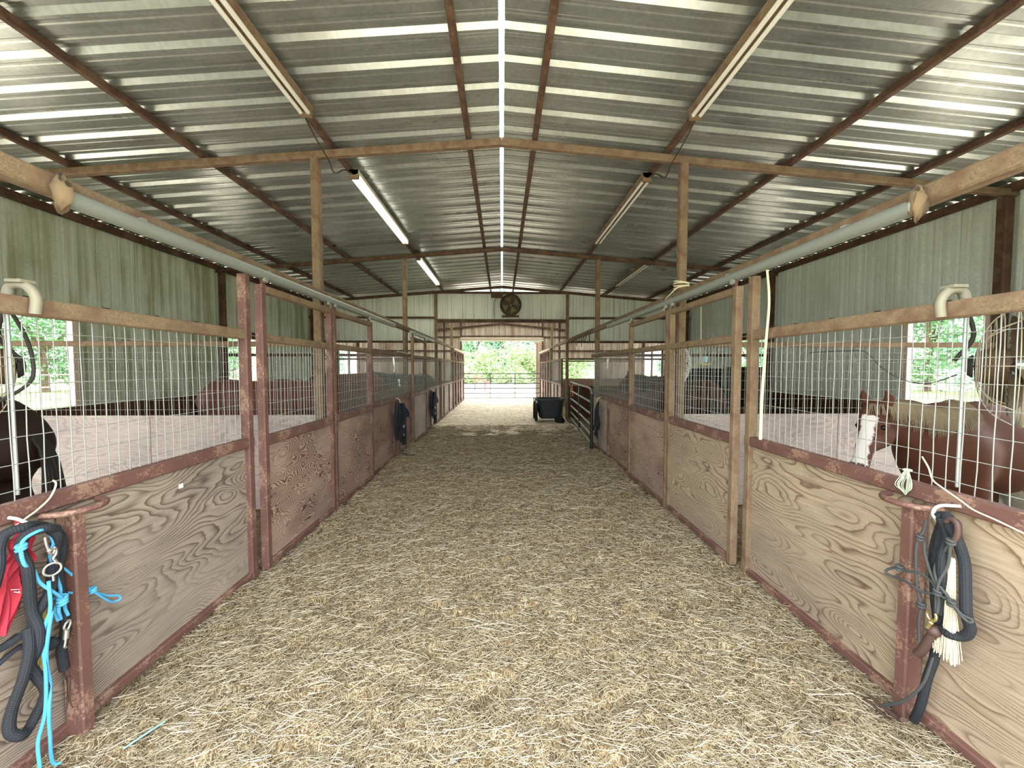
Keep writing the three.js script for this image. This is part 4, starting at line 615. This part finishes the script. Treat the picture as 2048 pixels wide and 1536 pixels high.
{ // right: black rope coil with tassel and leather
  const X = 1.765;
  single('wall_hook', 'white curved hook on the right stall front', 'hook', new Geo().tube([V(1.81, 1.003, 1.452), ...on(1.76, [[1.479, .995], [1.499, .973], [1.503, .95], [1.489, .933]]), V(1.735, .938, 1.455)], 0.0065, 8), M.cream);
  const r = thing('lead_rope', 'thick black lead rope coiled on the white hook at right', 'rope'), R = 0.017;
  part('rope', new Geo().tube(wavy(X, [[1.454, .964], [1.481, .925], [1.489, .815], [1.483, .672], [1.474, .556], [1.463, .514]]), R, 10).tube(wavy(X - 0.02, [[1.457, .96], [1.466, .912], [1.464, .779], [1.462, .636], [1.461, .516]]), R, 10).tube(wavy(X - 0.025, [[1.469, .951], [1.454, .968], [1.429, .946], [1.401, .903], [1.386, .819], [1.367, .716], [1.353, .635], [1.354, .567], [1.374, .53], [1.403, .518], [1.431, .522]]), R, 10).tube(wavy(X - 0.04, [[1.445, .958], [1.431, .899], [1.428, .816], [1.429, .75], [1.434, .677], [1.441, .577]]), R, 10).tube(wavy(X - 0.01, [[1.483, .47], [1.478, .38], [1.484, .28], [1.506, .14], [1.545, .035]]), 0.0155, 10), M.blackRope, r);
  part('stub', new Geo().tube(on(X - 0.04, [[1.452, .5], [1.458, .479], [1.473, .434], [1.492, .385], [1.508, .358]]), 0.016, 10).ball(V(X - 0.04, .5, 1.45), 0.027, 0.024, 0.025, 12, 0.15), M.leather, r);
  part('leather_popper', new Geo().tube(on(X - 0.05, [[1.416, .956], [1.403, .972], [1.385, .966], [1.379, .939], [1.384, .906], [1.396, .882]]), 0.014, 8, false, 6, 0.5).tube(on(X - 0.055, [[1.535, .05], [1.55, .035], [1.6, .03], [1.64, .025], [1.69, .022]]), (u) => 0.016 * (1 - 0.6 * u), 8, false, 5, 0.5).tube(on(X - 0.09, [[1.54, .045], [1.565, .03], [1.62, .026], [1.69, .02]]), (u) => 0.011 * (1 - 0.6 * u), 8, false, 5, 0.5), M.leather, r);
  part('thong', new Geo().tube(on(X - 0.05, [[1.441, .394], [1.473, .258], [1.542, .126], [1.617, .04], [1.635, .022]]), (u) => 0.006 + 0.008 * u, 7, false, 6, 0.5), M.thinRope, r);
  part('brass_snap', new Geo().tube(on(X - 0.075, [[1.445, .584], [1.449, .572], [1.442, .558], [1.43, .553], [1.42, .562], [1.416, .578], [1.42, .59]]), 0.0048, 7).rod(V(X - 0.075, .562, 1.426), V(X - 0.075, .515, 1.446), 0.006, 8).ball(V(X - 0.075, .545, 1.434), 0.009), M.brass, r); settle(r);
  const h = thing('rope_halter', 'thin dark grey rope halter over the right-hand black coil', 'halter'), B = new Geo(), q = 0.0055, Y = X - 0.055;
  for (const l of [[[1.485, .933], [1.498, .879], [1.509, .845], [1.51, .706], [1.502, .612], [1.487, .581], [1.489, .521], [1.492, .425]], [[1.507, .855], [1.496, .846], [1.479, .791], [1.447, .712], [1.43, .675]], [[1.396, .887], [1.424, .827], [1.443, .761], [1.435, .709], [1.43, .675]], [[1.398, .881], [1.407, .79], [1.427, .713], [1.431, .669]], [[1.437, .675], [1.459, .696], [1.493, .711], [1.554, .687], [1.58, .689], [1.63, .652], [1.632, .64], [1.604, .634], [1.561, .642], [1.516, .643], [1.481, .639], [1.445, .656]], [[1.426, .695], [1.394, .663], [1.379, .654], [1.349, .633], [1.321, .629], [1.328, .618], [1.356, .633], [1.386, .652], [1.417, .659]], [[1.429, .67], [1.431, .626], [1.428, .586]], [[1.436, .67], [1.44, .63], [1.432, .586]]]) B.tube(wavy(Y, l, 0.005), q, 7);
  for (const [d, y] of [[1.503, .855], [1.397, .887], [1.432, .668], [1.384, .655], [1.488, .583], [1.578, .69]]) knot(B, V(Y, y, d), q * 1.35, 2);
  part('cord', B, M.thinRope, h); settle(h);
  single('white_tassel', 'long cream fibre tassel hanging among the right-hand black ropes', 'tassel', strands(strands(new Geo(), V(X - 0.035, .81, 1.41), V(X - 0.03, .42, 1.428), V(X - 0.03, .425, 1.378), 95, 0.0015, 0.008), V(X - 0.03, .5, 1.445), V(X - 0.03, .42, 1.458), V(X - 0.03, .44, 1.434), 24, 0.0015, 0.005), M.tassel);
  single('pull_cord', 'thin pale cord strung along the right stall front', 'cord', new Geo().tube([V(1.835, 1.16, 1.62), ...on(1.8, [[1.561, 1.123], [1.545, 1.08], [1.51, 1.059], [1.444, 1.028], [1.407, 1.008], [1.328, .993], [1.259, .978], [1.1, .95]])], 0.0032, 6), M.cord);
  const tw = new Geo(); for (let k = 0; k < 16; k++) { const a = rr(-0.012, 0.012), w = rr(0.004, 0.034) * (k % 2 ? 1 : -1), b = rr(-0.012, 0.012); tw.tube([V(1.8 + b * 0.4, 1.1, 1.646 + a * 0.3), V(1.795 + b, 1.06, 1.646 + w * 0.6), V(1.79 + b, 1.02, 1.648 + w), V(1.8, .985 + rr(-0.004, 0.01), 1.65 + a * 0.4)], 0.0017, 4, false, 4); } tw.torus(V(1.8, 1.095, 1.646), UPV, 0.012, 0.005, 12, 6);
  single('twine_bundle', 'pale green baling twine knotted on the right mesh above the post', 'twine', tw, M.twine);
  single('long_stick', 'long thin pale pole leaning against the right mesh', 'pole', new Geo().tube([V(1.77, 2.2, 2.555), V(1.775, 2.0, 2.535), V(1.785, 1.7, 2.57), V(1.79, 1.35, 2.6), V(1.795, 1.05, 2.612)], (u) => 0.007 + 0.004 * u, 8), M.cord);
}
// farther bundles
function bundle(name, label, s, d, o) {
  const t = thing(name, label, 'tack', 'tack hung along the aisle'), X = s * 1.77, g = new Geo(), y = o.y ?? 0.95, loops = o.loops;
  for (let k = 0; k < loops; k++) { const w = rr(0.03, 0.06) * (o.w ?? 1), L = rr(o.l0, o.l1), off = rr(-0.08, 0.08) * (o.w ?? 1); g.tube([V(X, y, d), V(X - s * rr(0.01, 0.05), y - L * 0.35, d + off + w), V(X - s * rr(0.01, 0.05), y - L * 0.8, d + off + w), V(X - s * 0.03, y - L, d + off), V(X - s * rr(0, 0.04), y - L * 0.8, d + off - w), V(X - s * rr(0, 0.04), y - L * 0.35, d + off - w)], o.r ?? 0.011, 7, true, 5); }
  part('ropes', g, M.blackRope, t);
  if (o.cloth) { const c = new Geo(), n = 14, m = 20; for (let j = 0; j <= m; j++) for (let k = 0; k <= n; k++) { const v = j / m, u = k / n, w = 0.06 + o.cloth * Math.sin(Math.min(1, v * 1.25) * 1.5), dd = d + 0.06 + (u - 0.3) * w * 2; c.p.push(X - s * (0.05 + 0.02 * Math.sin(u * 11 + v * 4)), y - 0.02 - v * o.ch * (0.75 + 0.25 * Math.sin(u * 5 + 0.5)), -dd); c.n.push(1, 0, 0); c.u.push(u, v); } for (let j = 0; j < m; j++) for (let k = 0; k < n; k++) { const a = j * (n + 1) + k; c.i.push(a, a + 1, a + n + 2, a, a + n + 2, a + n + 1); } const b = c.build(); b.computeVertexNormals(); part('cloth', b, M.navy, t); part('strap', new Geo().tube(on(X - s * 0.04, [[d + 0.2, y - 0.3], [d + 0.21, y - 0.55], [d + 0.2, y - o.ch - 0.22]]), 0.035, 8, false, 5, 0.35), M.navy, t); }
  part('buckle', new Geo().torus(V(X - s * 0.07, y - 0.42, d + 0.06), new THREE.Vector3(1, 0, 0.3), 0.022, 0.006, 12, 6).box(X - s * 0.075, X - s * 0.065, y - 0.58, y - 0.55, d + 0.04, d + 0.09), M.chrome, t);
  part('hook', new Geo().tube([V(s * 1.83, y + 0.06, d), V(s * 1.79, y + 0.07, d), V(s * 1.75, y + 0.04, d), V(s * 1.75, y - 0.005, d), V(s * 1.78, y - 0.02, d)], 0.006, 6), M.cord, t);
  if (o.tail) part('trailing_rope', new Geo().tube(o.tail.map(([x, yy, dd]) => V(s * x, yy, dd)), 0.009, 6), o.tailMat ?? M.thinRope, t);
  return settle(t);
}
bundle('halter_bundle', 'navy and black halters hanging in a thick bunch on the left', -1, 6.62, { loops: 14, l0: 0.4, l1: 0.7, w: 2.3, cloth: 0.24, ch: 0.55, r: 0.016, tail: [[1.75, 0.4, 6.6], [1.74, 0.15, 6.58], [1.66, 0.03, 6.68], [1.5, 0.02, 6.8]] });
bundle('halter_bundle', 'farther dark halter bunch on the left, with a pale rope trailing below', -1, 9.75, { loops: 6, l0: 0.45, l1: 0.7, w: 2.2, cloth: 0.32, ch: 0.62, r: 0.016, tail: [[1.76, 0.3, 9.7], [1.75, 0.12, 9.7], [1.66, 0.03, 9.75], [1.52, 0.02, 9.7]], tailMat: M.cord });
bundle('halter_bundle', 'black coiled lead rope on a whitewashed board at right', 1, 7.0, { loops: 7, l0: 0.4, l1: 0.68, w: 1.3, r: 0.013, y: 0.93, tail: [[1.75, 0.4, 6.98], [1.76, 0.2, 6.97], [1.77, 0.03, 6.95]] });
// clips hanging in the mesh
[[-1, 6.45, 1.72, 'silver snap hanging high in the left mesh above the navy halters', 0.33], [-1, 6.75, 1.35, 'white strap end stuck through the left mesh above the navy halters', 0.12], [1, 6.5, 1.7, 'white plastic hook hanging in the right mesh beside the open gate', 0.16]].forEach(([s, d, y, label, L], k) => single(['hanging_snap', 'strap_end', 'hanging_hook'][k], label, ['snap', 'strap', 'hook'][k], new Geo().tube([V(s * 1.8, y, d), V(s * 1.79, y - L * 0.4, d), V(s * 1.79, y - L * 0.75, d - 0.01), V(s * 1.79, y - L, d + 0.03)], (u) => 0.012 + 0.006 * Math.sin(u * 9), 7), k ? M.white : M.chrome));
[[-1, 6.9], [1, 6.9]].forEach(([s, d]) => single('lead_hanger', 'pale metal arm sticking out from the ' + side(s) + ' mesh top rail', 'hanger', new Geo().rod(V(s * 1.82, 1.83, d - 0.1), V(s * 1.74, 1.8, d + 0.3), 0.012, 8), M.galv, 'metal arms on the mesh rails'));

// ================================================================ FANS
function fan(label, C, axis, R, o = {}) {
  const t = thing('fan', label, 'fan', o.group), a = axis.clone().normalize(), x = new THREE.Vector3(0, 1, 0).cross(a).normalize(), y = new THREE.Vector3().crossVectors(a, x), g = new Geo(), n = o.rings ?? 9, dep = R * 0.52;
  const at = (r, th, h) => C.clone().addScaledVector(a, h).addScaledVector(x, Math.cos(th) * r).addScaledVector(y, Math.sin(th) * r), hgt = (q) => dep * Math.sqrt(Math.max(0, 1 - q * q * 0.98));
  for (const sg of [-1, 1]) { for (let k = 1; k <= n; k++) { const q = k / n; g.torus(C.clone().addScaledVector(a, sg * hgt(q)), a, R * q, o.wire ?? 0.0022, 36, 4); } for (let k = 0; k < 8; k++) { const th = k / 8 * Math.PI * 2, pts = []; for (let j = 1; j <= 6; j++) pts.push(at(R * j / 6, th, sg * hgt(j / 6))); g.tube(pts, (o.wire ?? 0.0022) * 1.2, 4, false, 2); } }
  part('cage', g, o.cage ?? M.fanCage, t);
  part('rim', new Geo().torus(C, a, R, 0.009, 48, 6), o.rim ?? M.fanCage, t);
  part('motor', new Geo().lathe(C.clone().addScaledVector(a, -dep * 1.02), a, [[0.001, 0], [R * 0.24, 0.004], [R * 0.3, 0.03], [R * 0.3, dep * 0.75], [R * 0.22, dep * 0.8], [0.001, dep * 0.82]], 20), o.body ?? M.fanBody, t);
  part('motor_cap', new Geo().lathe(C.clone().addScaledVector(a, -dep * 1.22), a, [[0.001, 0], [R * 0.14, 0.004], [R * 0.2, 0.02], [R * 0.2, dep * 0.2]], 16), M.fanDark, t);
  part('hub', new Geo().lathe(C.clone().addScaledVector(a, -0.02), a, [[R * 0.12, 0], [R * 0.13, 0.05], [0.001, 0.07]], 14), o.hub ?? M.galv, t);
  for (let k = 0; k < 4; k++) { const th = k / 4 * Math.PI * 2 + 0.4, b = new Geo(), m = 6; for (let j = 0; j < m; j++) { const r0 = R * (0.14 + 0.72 * j / m), r1 = R * (0.14 + 0.72 * (j + 1) / m), w = (q) => 0.22 + 0.28 * (q / R); for (const [h, sg] of [[0, 1], [-0.004, -1]]) b.quad(at(r0, th - w(r0), h - 0.035), at(r0, th + w(r0), h + 0.035), at(r1, th + w(r1), h + 0.03), at(r1, th - w(r1), h - 0.03), [[0, 0], [1, 0], [1, 1], [0, 1]], a.clone().multiplyScalar(sg)); } part('blade', b, o.blade ?? M.fanRust, t); }
  return t;
}
for (const s of [-1, 1]) {
  const C = V(s * 2.17, 1.555, s < 0 ? 1.61 : 1.55), t = fan(s < 0 ? 'round cage fan hung behind the left mesh at the picture edge' : 'round cage fan hung behind the right mesh beside the chestnut horse', C, new THREE.Vector3(s * 0.62, 0, 0.78), 0.25, { rings: 11, group: 'stall fans' });
  part('bracket', new Geo().tube([V(s * 1.9, 1.83, 1.53), V(s * 1.98, 1.8, 1.6), V(s * 2.05, 1.68, 1.63), V(s * 2.03, 1.58, 1.68)], 0.008, 8), M.fanDark, t);
  part('cord', s < 0 ? new Geo().tube([V(-1.92, 1.78, 1.56), V(-1.92, 1.7, 1.6), V(-1.93, 1.6, 1.635), V(-1.93, 1.5, 1.63), V(-1.94, 1.44, 1.57), V(-1.96, 1.4, 1.5), V(-2.0, 1.38, 1.42)], 0.0065, 8) : new Geo().tube([V(1.87, 1.64, 2.3), V(1.88, 1.64, 2.05), V(1.88, 1.63, 1.95), V(1.88, 1.55, 1.86), V(1.89, 1.49, 1.76), V(1.9, 1.48, 1.66), V(1.95, 1.52, 1.6)], 0.003, 6), s < 0 ? M.fanDark : M.thinRope, t);
  settle(t);
  const cl = thing('fan_clamp', s < 0 ? 'pale pipe clamp over the left mesh rail' : 'pale pipe clamp over the right mesh rail', 'clamp', 'pipe clamps on the mesh rails');
  part('clamp', new Geo().tube([V(s * 1.79, 1.755, 1.535), V(s * 1.785, 1.82, 1.535), V(s * 1.82, 1.862, 1.535), V(s * 1.875, 1.86, 1.535), V(s * 1.895, 1.8, 1.535)], 0.017, 10), M.pvc, cl);
  part('cap', new Geo().box(s * 1.81, s * 1.87, 1.872, 1.884, 1.51, 1.56), M.pvc, cl);
  part('hanger_pipe', new Geo().rod(V(s * 1.895, 1.83, 1.535), V(s * 1.905, 1.05, 1.545), 0.006, 8), M.galv, cl); settle(cl);
}
{
  const t = fan('dark rusty round fan high on the hanging wall', V(0.255, 3.375, 11.33), new THREE.Vector3(0, 0, 1), 0.29, { rings: 5, wire: 0.002, cage: std({ color: 0x7a6c4e, roughness: 0.7 }), rim: M.fanDark, blade: std({ color: 0x8f8262, roughness: 0.7 }), hub: M.pvc });
  part('shroud', new Geo().lathe(V(0.255, 3.375, 11.42), new THREE.Vector3(0, 0, 1), [[0.3, 0], [0.315, 0.01], [0.315, 0.15], [0.3, 0.16]], 32), M.fanRust, t);
  part('back_plate', new Geo().lathe(V(0.255, 3.375, 11.44), new THREE.Vector3(0, 0, 1), [[0.3, 0], [0.3, 0.012], [0.001, 0.013]], 32), M.fanRust, t);
  part('stand', new Geo().box(0.0, 0.5, 3.03, 3.07, 11.3, 11.44).box(0.12, 0.16, 3.05, 3.15, 11.36, 11.4).box(0.36, 0.4, 3.05, 3.15, 11.36, 11.4), M.rust, t);
  part('cord', new Geo().tube([V(0.05, 3.55, 11.4), V(-0.12, 3.6, 11.4), V(-0.22, 3.5, 11.42), V(-0.23, 3.25, 11.44), V(-0.23, 3.0, 11.42)], 0.007, 6), M.fanDark, t); settle(t);
  single('junction_box', 'small brown box fixed above the hanging wall left of the fan', 'box', new Geo().box(-0.32, 0.03, 3.6, 3.73, 11.36, 11.46), M.rust);
}
// ================================================================ GATES AND CART
{
  const t = thing('tube_gate', 'grey green tube gate closing the bright far doorway', 'gate'), d = 18.32;
  for (let k = 0; k < 6; k++) part('rail', new Geo().rod(V(-1.86, 0.1 + k * 0.232, d), V(1.88, 0.1 + k * 0.232, d), 0.023, 10), M.gateG, t);
  for (const x of [-1.86, -0.55, 0.62, 1.88]) part('upright', new Geo().rod(V(x, 0.08, d - 0.01), V(x, 1.28, d - 0.01), 0.022, 10), M.gateG, t); settle(t);
}
{
  const t = thing('pipe_gate', 'open pipe gate with a black end post on the right', 'gate'), A = [1.93, 10.7], B = [1.66, 7.05], P = (u, y) => V(A[0] + (B[0] - A[0]) * u, y, A[1] + (B[1] - A[1]) * u), ys = [0.14, 0.3, 0.48, 0.68, 0.9, 1.15];
  for (const y of ys) part('rail', y > 1 ? new Geo().tube([P(0.01, y), P(0.5, y), P(0.95, y), P(0.985, y - 0.03), P(0.995, y - 0.1)], 0.021, 10) : new Geo().rod(P(0, y), P(0.99, y), 0.019, 10), M.gateL, t);
  for (const u of [0, 0.5]) part('upright', new Geo().beam(P(u, 0.1), P(u, 1.15), 0.045), M.gateB, t);
  part('end_post', new Geo().rod(P(0.995, 0.03), P(0.995, 1.06), 0.03, 12), M.gateB, t);
  part('hose', new Geo().torus(P(0.08, 0.95), new THREE.Vector3(1, 0, 0.2), 0.13, 0.012, 24, 6).torus(P(0.09, 0.92), new THREE.Vector3(1, 0.1, 0.1), 0.15, 0.012, 24, 6), M.hose, t); settle(t);
}
{
  const t = thing('muck_cart', 'black plastic tub cart with a wheel, right of the far doorway', 'cart'), n = 28, g = new Geo(), C = [1.4, 11.3];
  const ring = (w, l, y) => { const r = []; for (let k = 0; k < n; k++) { const a = k / n * Math.PI * 2, c = Math.cos(a), s2 = Math.sin(a), e = 0.45; r.push(V(C[0] + Math.sign(c) * Math.pow(Math.abs(c), e) * w, y, C[1] + Math.sign(s2) * Math.pow(Math.abs(s2), e) * l)); } return r; };
  const rings = [ring(0.001, 0.001, 0.07), ring(0.28, 0.27, 0.07), ring(0.31, 0.3, 0.1), ring(0.385, 0.38, 0.6), ring(0.42, 0.415, 0.61), ring(0.42, 0.415, 0.65), ring(0.375, 0.37, 0.65), ring(0.3, 0.29, 0.13), ring(0.001, 0.001, 0.12)];
  for (let j = 0; j < rings.length - 1; j++) for (let k = 0; k < n; k++) { const m = (k + 1) % n; g.quad(rings[j][k], rings[j][m], rings[j + 1][m], rings[j + 1][k], [[k / n, j], [(k + 1) / n, j], [(k + 1) / n, j + 1], [k / n, j + 1]]); }
  part('tub', g, M.tub, t);
  for (const dd of [11.0, 11.6]) { const w = part('wheel', new Geo().lathe(V(0.985, 0.27, dd), new THREE.Vector3(1, 0, 0.1), [[0.16, -0.03], [0.245, -0.04], [0.265, -0.02], [0.265, 0.02], [0.245, 0.04], [0.16, 0.03], [0.16, -0.03]], 24), M.rubber, t); part('wheel_rim', new Geo().lathe(V(0.985, 0.27, dd), new THREE.Vector3(1, 0, 0.1), [[0.001, -0.015], [0.16, -0.02], [0.16, 0.02], [0.001, 0.015]], 20), M.green, w); }
  part('handle', new Geo().tube([V(0.99, 0.3, 11.0), V(0.96, 0.62, 11.02), V(0.95, 0.66, 11.3), V(0.96, 0.62, 11.58), V(0.99, 0.3, 11.6)], 0.016, 8), M.green, t);
  part('axle', new Geo().rod(V(0.985, 0.27, 10.98), V(0.985, 0.27, 11.62), 0.014, 8).rod(V(0.985, 0.27, 11.3), V(1.2, 0.2, 11.3), 0.014, 8), M.green, t); settle(t);
  single('black_sack', 'crumpled black sack on the floor beside the tub cart', 'sack', new Geo().ball(V(1.62, 0.07, 10.78), 0.14, 0.1, 0.15, 18, 0.4), M.rubber);
}
// ================================================================ SMALL THINGS
{
  const g = new Geo(); for (let k = 0; k < 4; k++) g.torus(V(1.95, 2.42 + k * 0.018, 4.18), new THREE.Vector3(0.12 * (k - 1.5), 1, 0.15 * (k % 2)), 0.075, 0.008, 20, 6); g.tube([V(1.9, 2.42, 4.12), V(1.85, 2.36, 4.2), V(1.83, 2.3, 4.3), V(1.83, 2.2, 4.35)], 0.007, 6);
  single('rope_coil', 'pale rope wound round the nearest right post above the track', 'rope', g, M.cord);
  const w = new Geo(); for (let k = 0; k < 12; k++) { const d = 7.95 + k * 0.26, L = rr(0.08, 0.3); w.tube([V(1.86, 2.36, d), V(1.83, 2.28, d + 0.05), V(1.84 - rr(0, 0.05), 2.25 - L, d + rr(0, 0.15)), V(1.85, 2.27, d + 0.24)], 0.006, 5, false, 5); }
  single('twine_tangle', 'tangle of old twine along the right beam above the open gate', 'twine', w, M.fanBody);
  const net = new Geo(), N = 10; for (let k = 0; k < N; k++) for (const sg of [-1, 1]) { const pts = []; for (let j = 0; j <= 8; j++) { const v = j / 8, a = k / N * Math.PI * 2 + sg * v * 2.2, r = 0.015 + 0.075 * Math.sin(Math.PI * Math.min(1, v * 0.9 + 0.1)); pts.push(V(2.14 + Math.cos(a) * r, 1.78 - v * 0.42, 4.52 + Math.sin(a) * r)); } net.tube(pts, 0.005, 4, false, 2); }
  net.tube([V(2.14, 1.78, 4.52), V(2.05, 2.02, 4.5), V(1.9, 2.28, 4.48)], 0.005, 5);
  single('hay_net', 'white hay net hanging behind the nearest right door', 'net', net, M.white);
  single('white_pipe', 'slim white pipe upright behind the nearest right door mesh', 'pipe', new Geo().rod(V(2.02, 0.05, 4.36), V(2.02, 1.52, 4.36), 0.014, 10), M.white);
  const tr = thing('hanging_tray', 'small yellow tray hanging behind the nearest right door mesh', 'tray'); part('tray', new Geo().prism(V(2.16, 1.585, 4.22), V(2.3, 1.585, 4.3), [[-0.07, -0.006], [0.07, -0.006], [0.07, 0.006], [-0.07, 0.006]]), M.yellow, tr); part('string', new Geo().rod(V(2.23, 1.59, 4.26), V(2.18, 2.25, 4.2), 0.004, 5), M.cord, tr); settle(tr);
  single('blue_cup', 'pale blue cup hanging beside the yellow tray', 'cup', new Geo().lathe(V(2.29, 1.6, 4.3), UPV, [[0.001, 0], [0.026, 0.003], [0.034, 0.075], [0.03, 0.075], [0.022, 0.01]], 14), std({ color: 0x8fbcd0, roughness: 0.5 }));
  single('paper_scrap', 'scrap of white paper stuck to the left plywood near the bucket post', 'paper', new Geo().box(-1.8385, -1.8365, 0.86, 0.885, 2.21, 2.24), M.white);
  single('plastic_strip', 'thin blue plastic strip lying in the straw at bottom left', 'strip', new Geo().tube([V(-1.52, 0.02, 1.52), V(-1.48, 0.03, 1.57), V(-1.45, 0.028, 1.63)], 0.006, 6, false, 5, 0.3), std({ color: 0x7fa8a4, roughness: 0.6 }));
  single('red_board', 'slanted reddish board in the pasture beyond the far gate', 'board', new Geo().prism(V(-2.1, 0.95, 27), V(-0.9, 0.5, 27.3), [[-0.35, -0.04], [0.35, -0.04], [0.35, 0.04], [-0.35, 0.04]]).rod(V(-1.9, -0.05, 27.1), V(-1.9, 0.86, 27.1), 0.05, 8).rod(V(-1.2, -0.05, 27.2), V(-1.2, 0.6, 27.2), 0.05, 8), M.salmon);
}
// ================================================================ OUTSIDE
function crown(rx, ry, count, leaf, clusters) {
  const g = new Geo(), cs = []; for (let k = 0; k < clusters; k++) { const a = rnd() * 6.283, h = rr(-0.9, 0.95), r = Math.sqrt(1 - h * h) * rr(0.35, 0.85); cs.push([Math.cos(a) * r * rx, h * ry, Math.sin(a) * r * rx, rr(0.3, 0.55) * rx]); }
  for (let k = 0; k < count; k++) { const c = cs[Math.floor(rnd() * clusters)], dir = new THREE.Vector3(rr(-1, 1), rr(-1, 1), rr(-1, 1)).normalize(), P = new THREE.Vector3(c[0], c[1], c[2]).addScaledVector(dir, c[3] * Math.pow(rnd(), 0.35)), u = new THREE.Vector3(rr(-1, 1), rr(-0.4, 0.4), rr(-1, 1)).normalize().multiplyScalar(leaf * rr(0.6, 1.2)), w = new THREE.Vector3(rr(-1, 1), rr(-1, 1), rr(-1, 1)).cross(u).normalize().multiplyScalar(leaf * 0.45); g.quad(P.clone().add(u), P.clone().add(w), P.clone().sub(u), P.clone().sub(w), [[0, 0], [1, 0], [1, 1], [0, 1]]); }
  return g.build();
}
const crowns = [crown(3.4, 4.2, 10000, 0.16, 34), crown(3.0, 3.6, 9000, 0.15, 30), crown(2.2, 2.0, 6000, 0.12, 20)];
function tree(x, d, kind, sc, label, group) {
  const shrub = kind === 2, t = thing(shrub ? 'shrub' : 'tree', label, shrub ? 'shrub' : 'tree', group);
  const c = part('foliage', crowns[kind], [M.leafB, M.leafA, M.leafC][kind], t); c.position.y = shrub ? 1.5 : kind ? 4.2 : 5; c.rotation.y = rnd() * 6.283;
  const g = new Geo().rod(new THREE.Vector3(0, -0.05, 0), new THREE.Vector3(0.1, shrub ? 1.2 : 3.4, 0), shrub ? 0.05 : 0.2, 8, 0.7); for (let k = 0; k < 4; k++) g.rod(new THREE.Vector3(0.08, shrub ? 0.6 : 2.4, 0), new THREE.Vector3(rr(-1.6, 1.6) * (shrub ? 0.5 : 1), shrub ? rr(1.2, 2) : rr(4, 6), rr(-1.6, 1.6) * (shrub ? 0.5 : 1)), shrub ? 0.03 : 0.1, 6, 0.5);
  part('trunk', g, M.bark, t); t.position.set(x, -0.06, -d); t.scale.setScalar(sc); t.rotation.y = rnd() * 6;
}
const ORD = ['leftmost', 'second', 'middle', 'fourth', 'rightmost'];
for (let k = 0; k < 5; k++) tree(-7.6 + k * 4.1 + rr(-0.4, 0.4), 46 + rr(-1, 3), k % 2, rr(1.2, 1.3), ORD[k] + ' of the green trees beyond the far gate', 'trees beyond the far gate');
for (let k = 0; k < 5; k++) tree(-6.4 + k * 3.5 + rr(-0.4, 0.4), 38 + rr(-1, 1), 2, rr(0.95, 1.1), ORD[k] + ' of the pale shrubs below the trees beyond the far gate', 'shrubs beyond the far gate');
for (const s of [-1, 1]) [[20, 'nearest', 'seen left'], [25.5, 'nearest', 'seen right'], [37, 'second', 'seen left'], [43, 'second', 'seen right'], [60, 'farthest', 'seen left'], [67, 'farthest', 'seen right']].forEach(([d, w, q], k) => tree(s * (28 + rr(-1, 2)), d + rr(-0.5, 0.5), k % 2, rr(0.95, 1.1), 'green tree outside the ' + w + ' ' + side(s) + ' stall window, the one ' + q, 'trees outside the ' + side(s) + ' windows'));
for (const s of [-1, 1]) {
  const t = thing('pipe_fence', 'faded pipe fence in the pasture outside the ' + side(s) + ' wall', 'fence', 'pasture fences');
  for (const y of [0.5, 0.9, 1.3]) part('rail', new Geo().rod(V(s * 15, y, -2), V(s * 15, y, 34), 0.022, 8), M.fence, t);
  for (let d = -2; d <= 34; d += 4) part('post', new Geo().rod(V(s * 15, -0.06, d), V(s * 15, 1.4, d), 0.035, 8), M.fence, t); settle(t);
}

renderer.render(scene, camera);
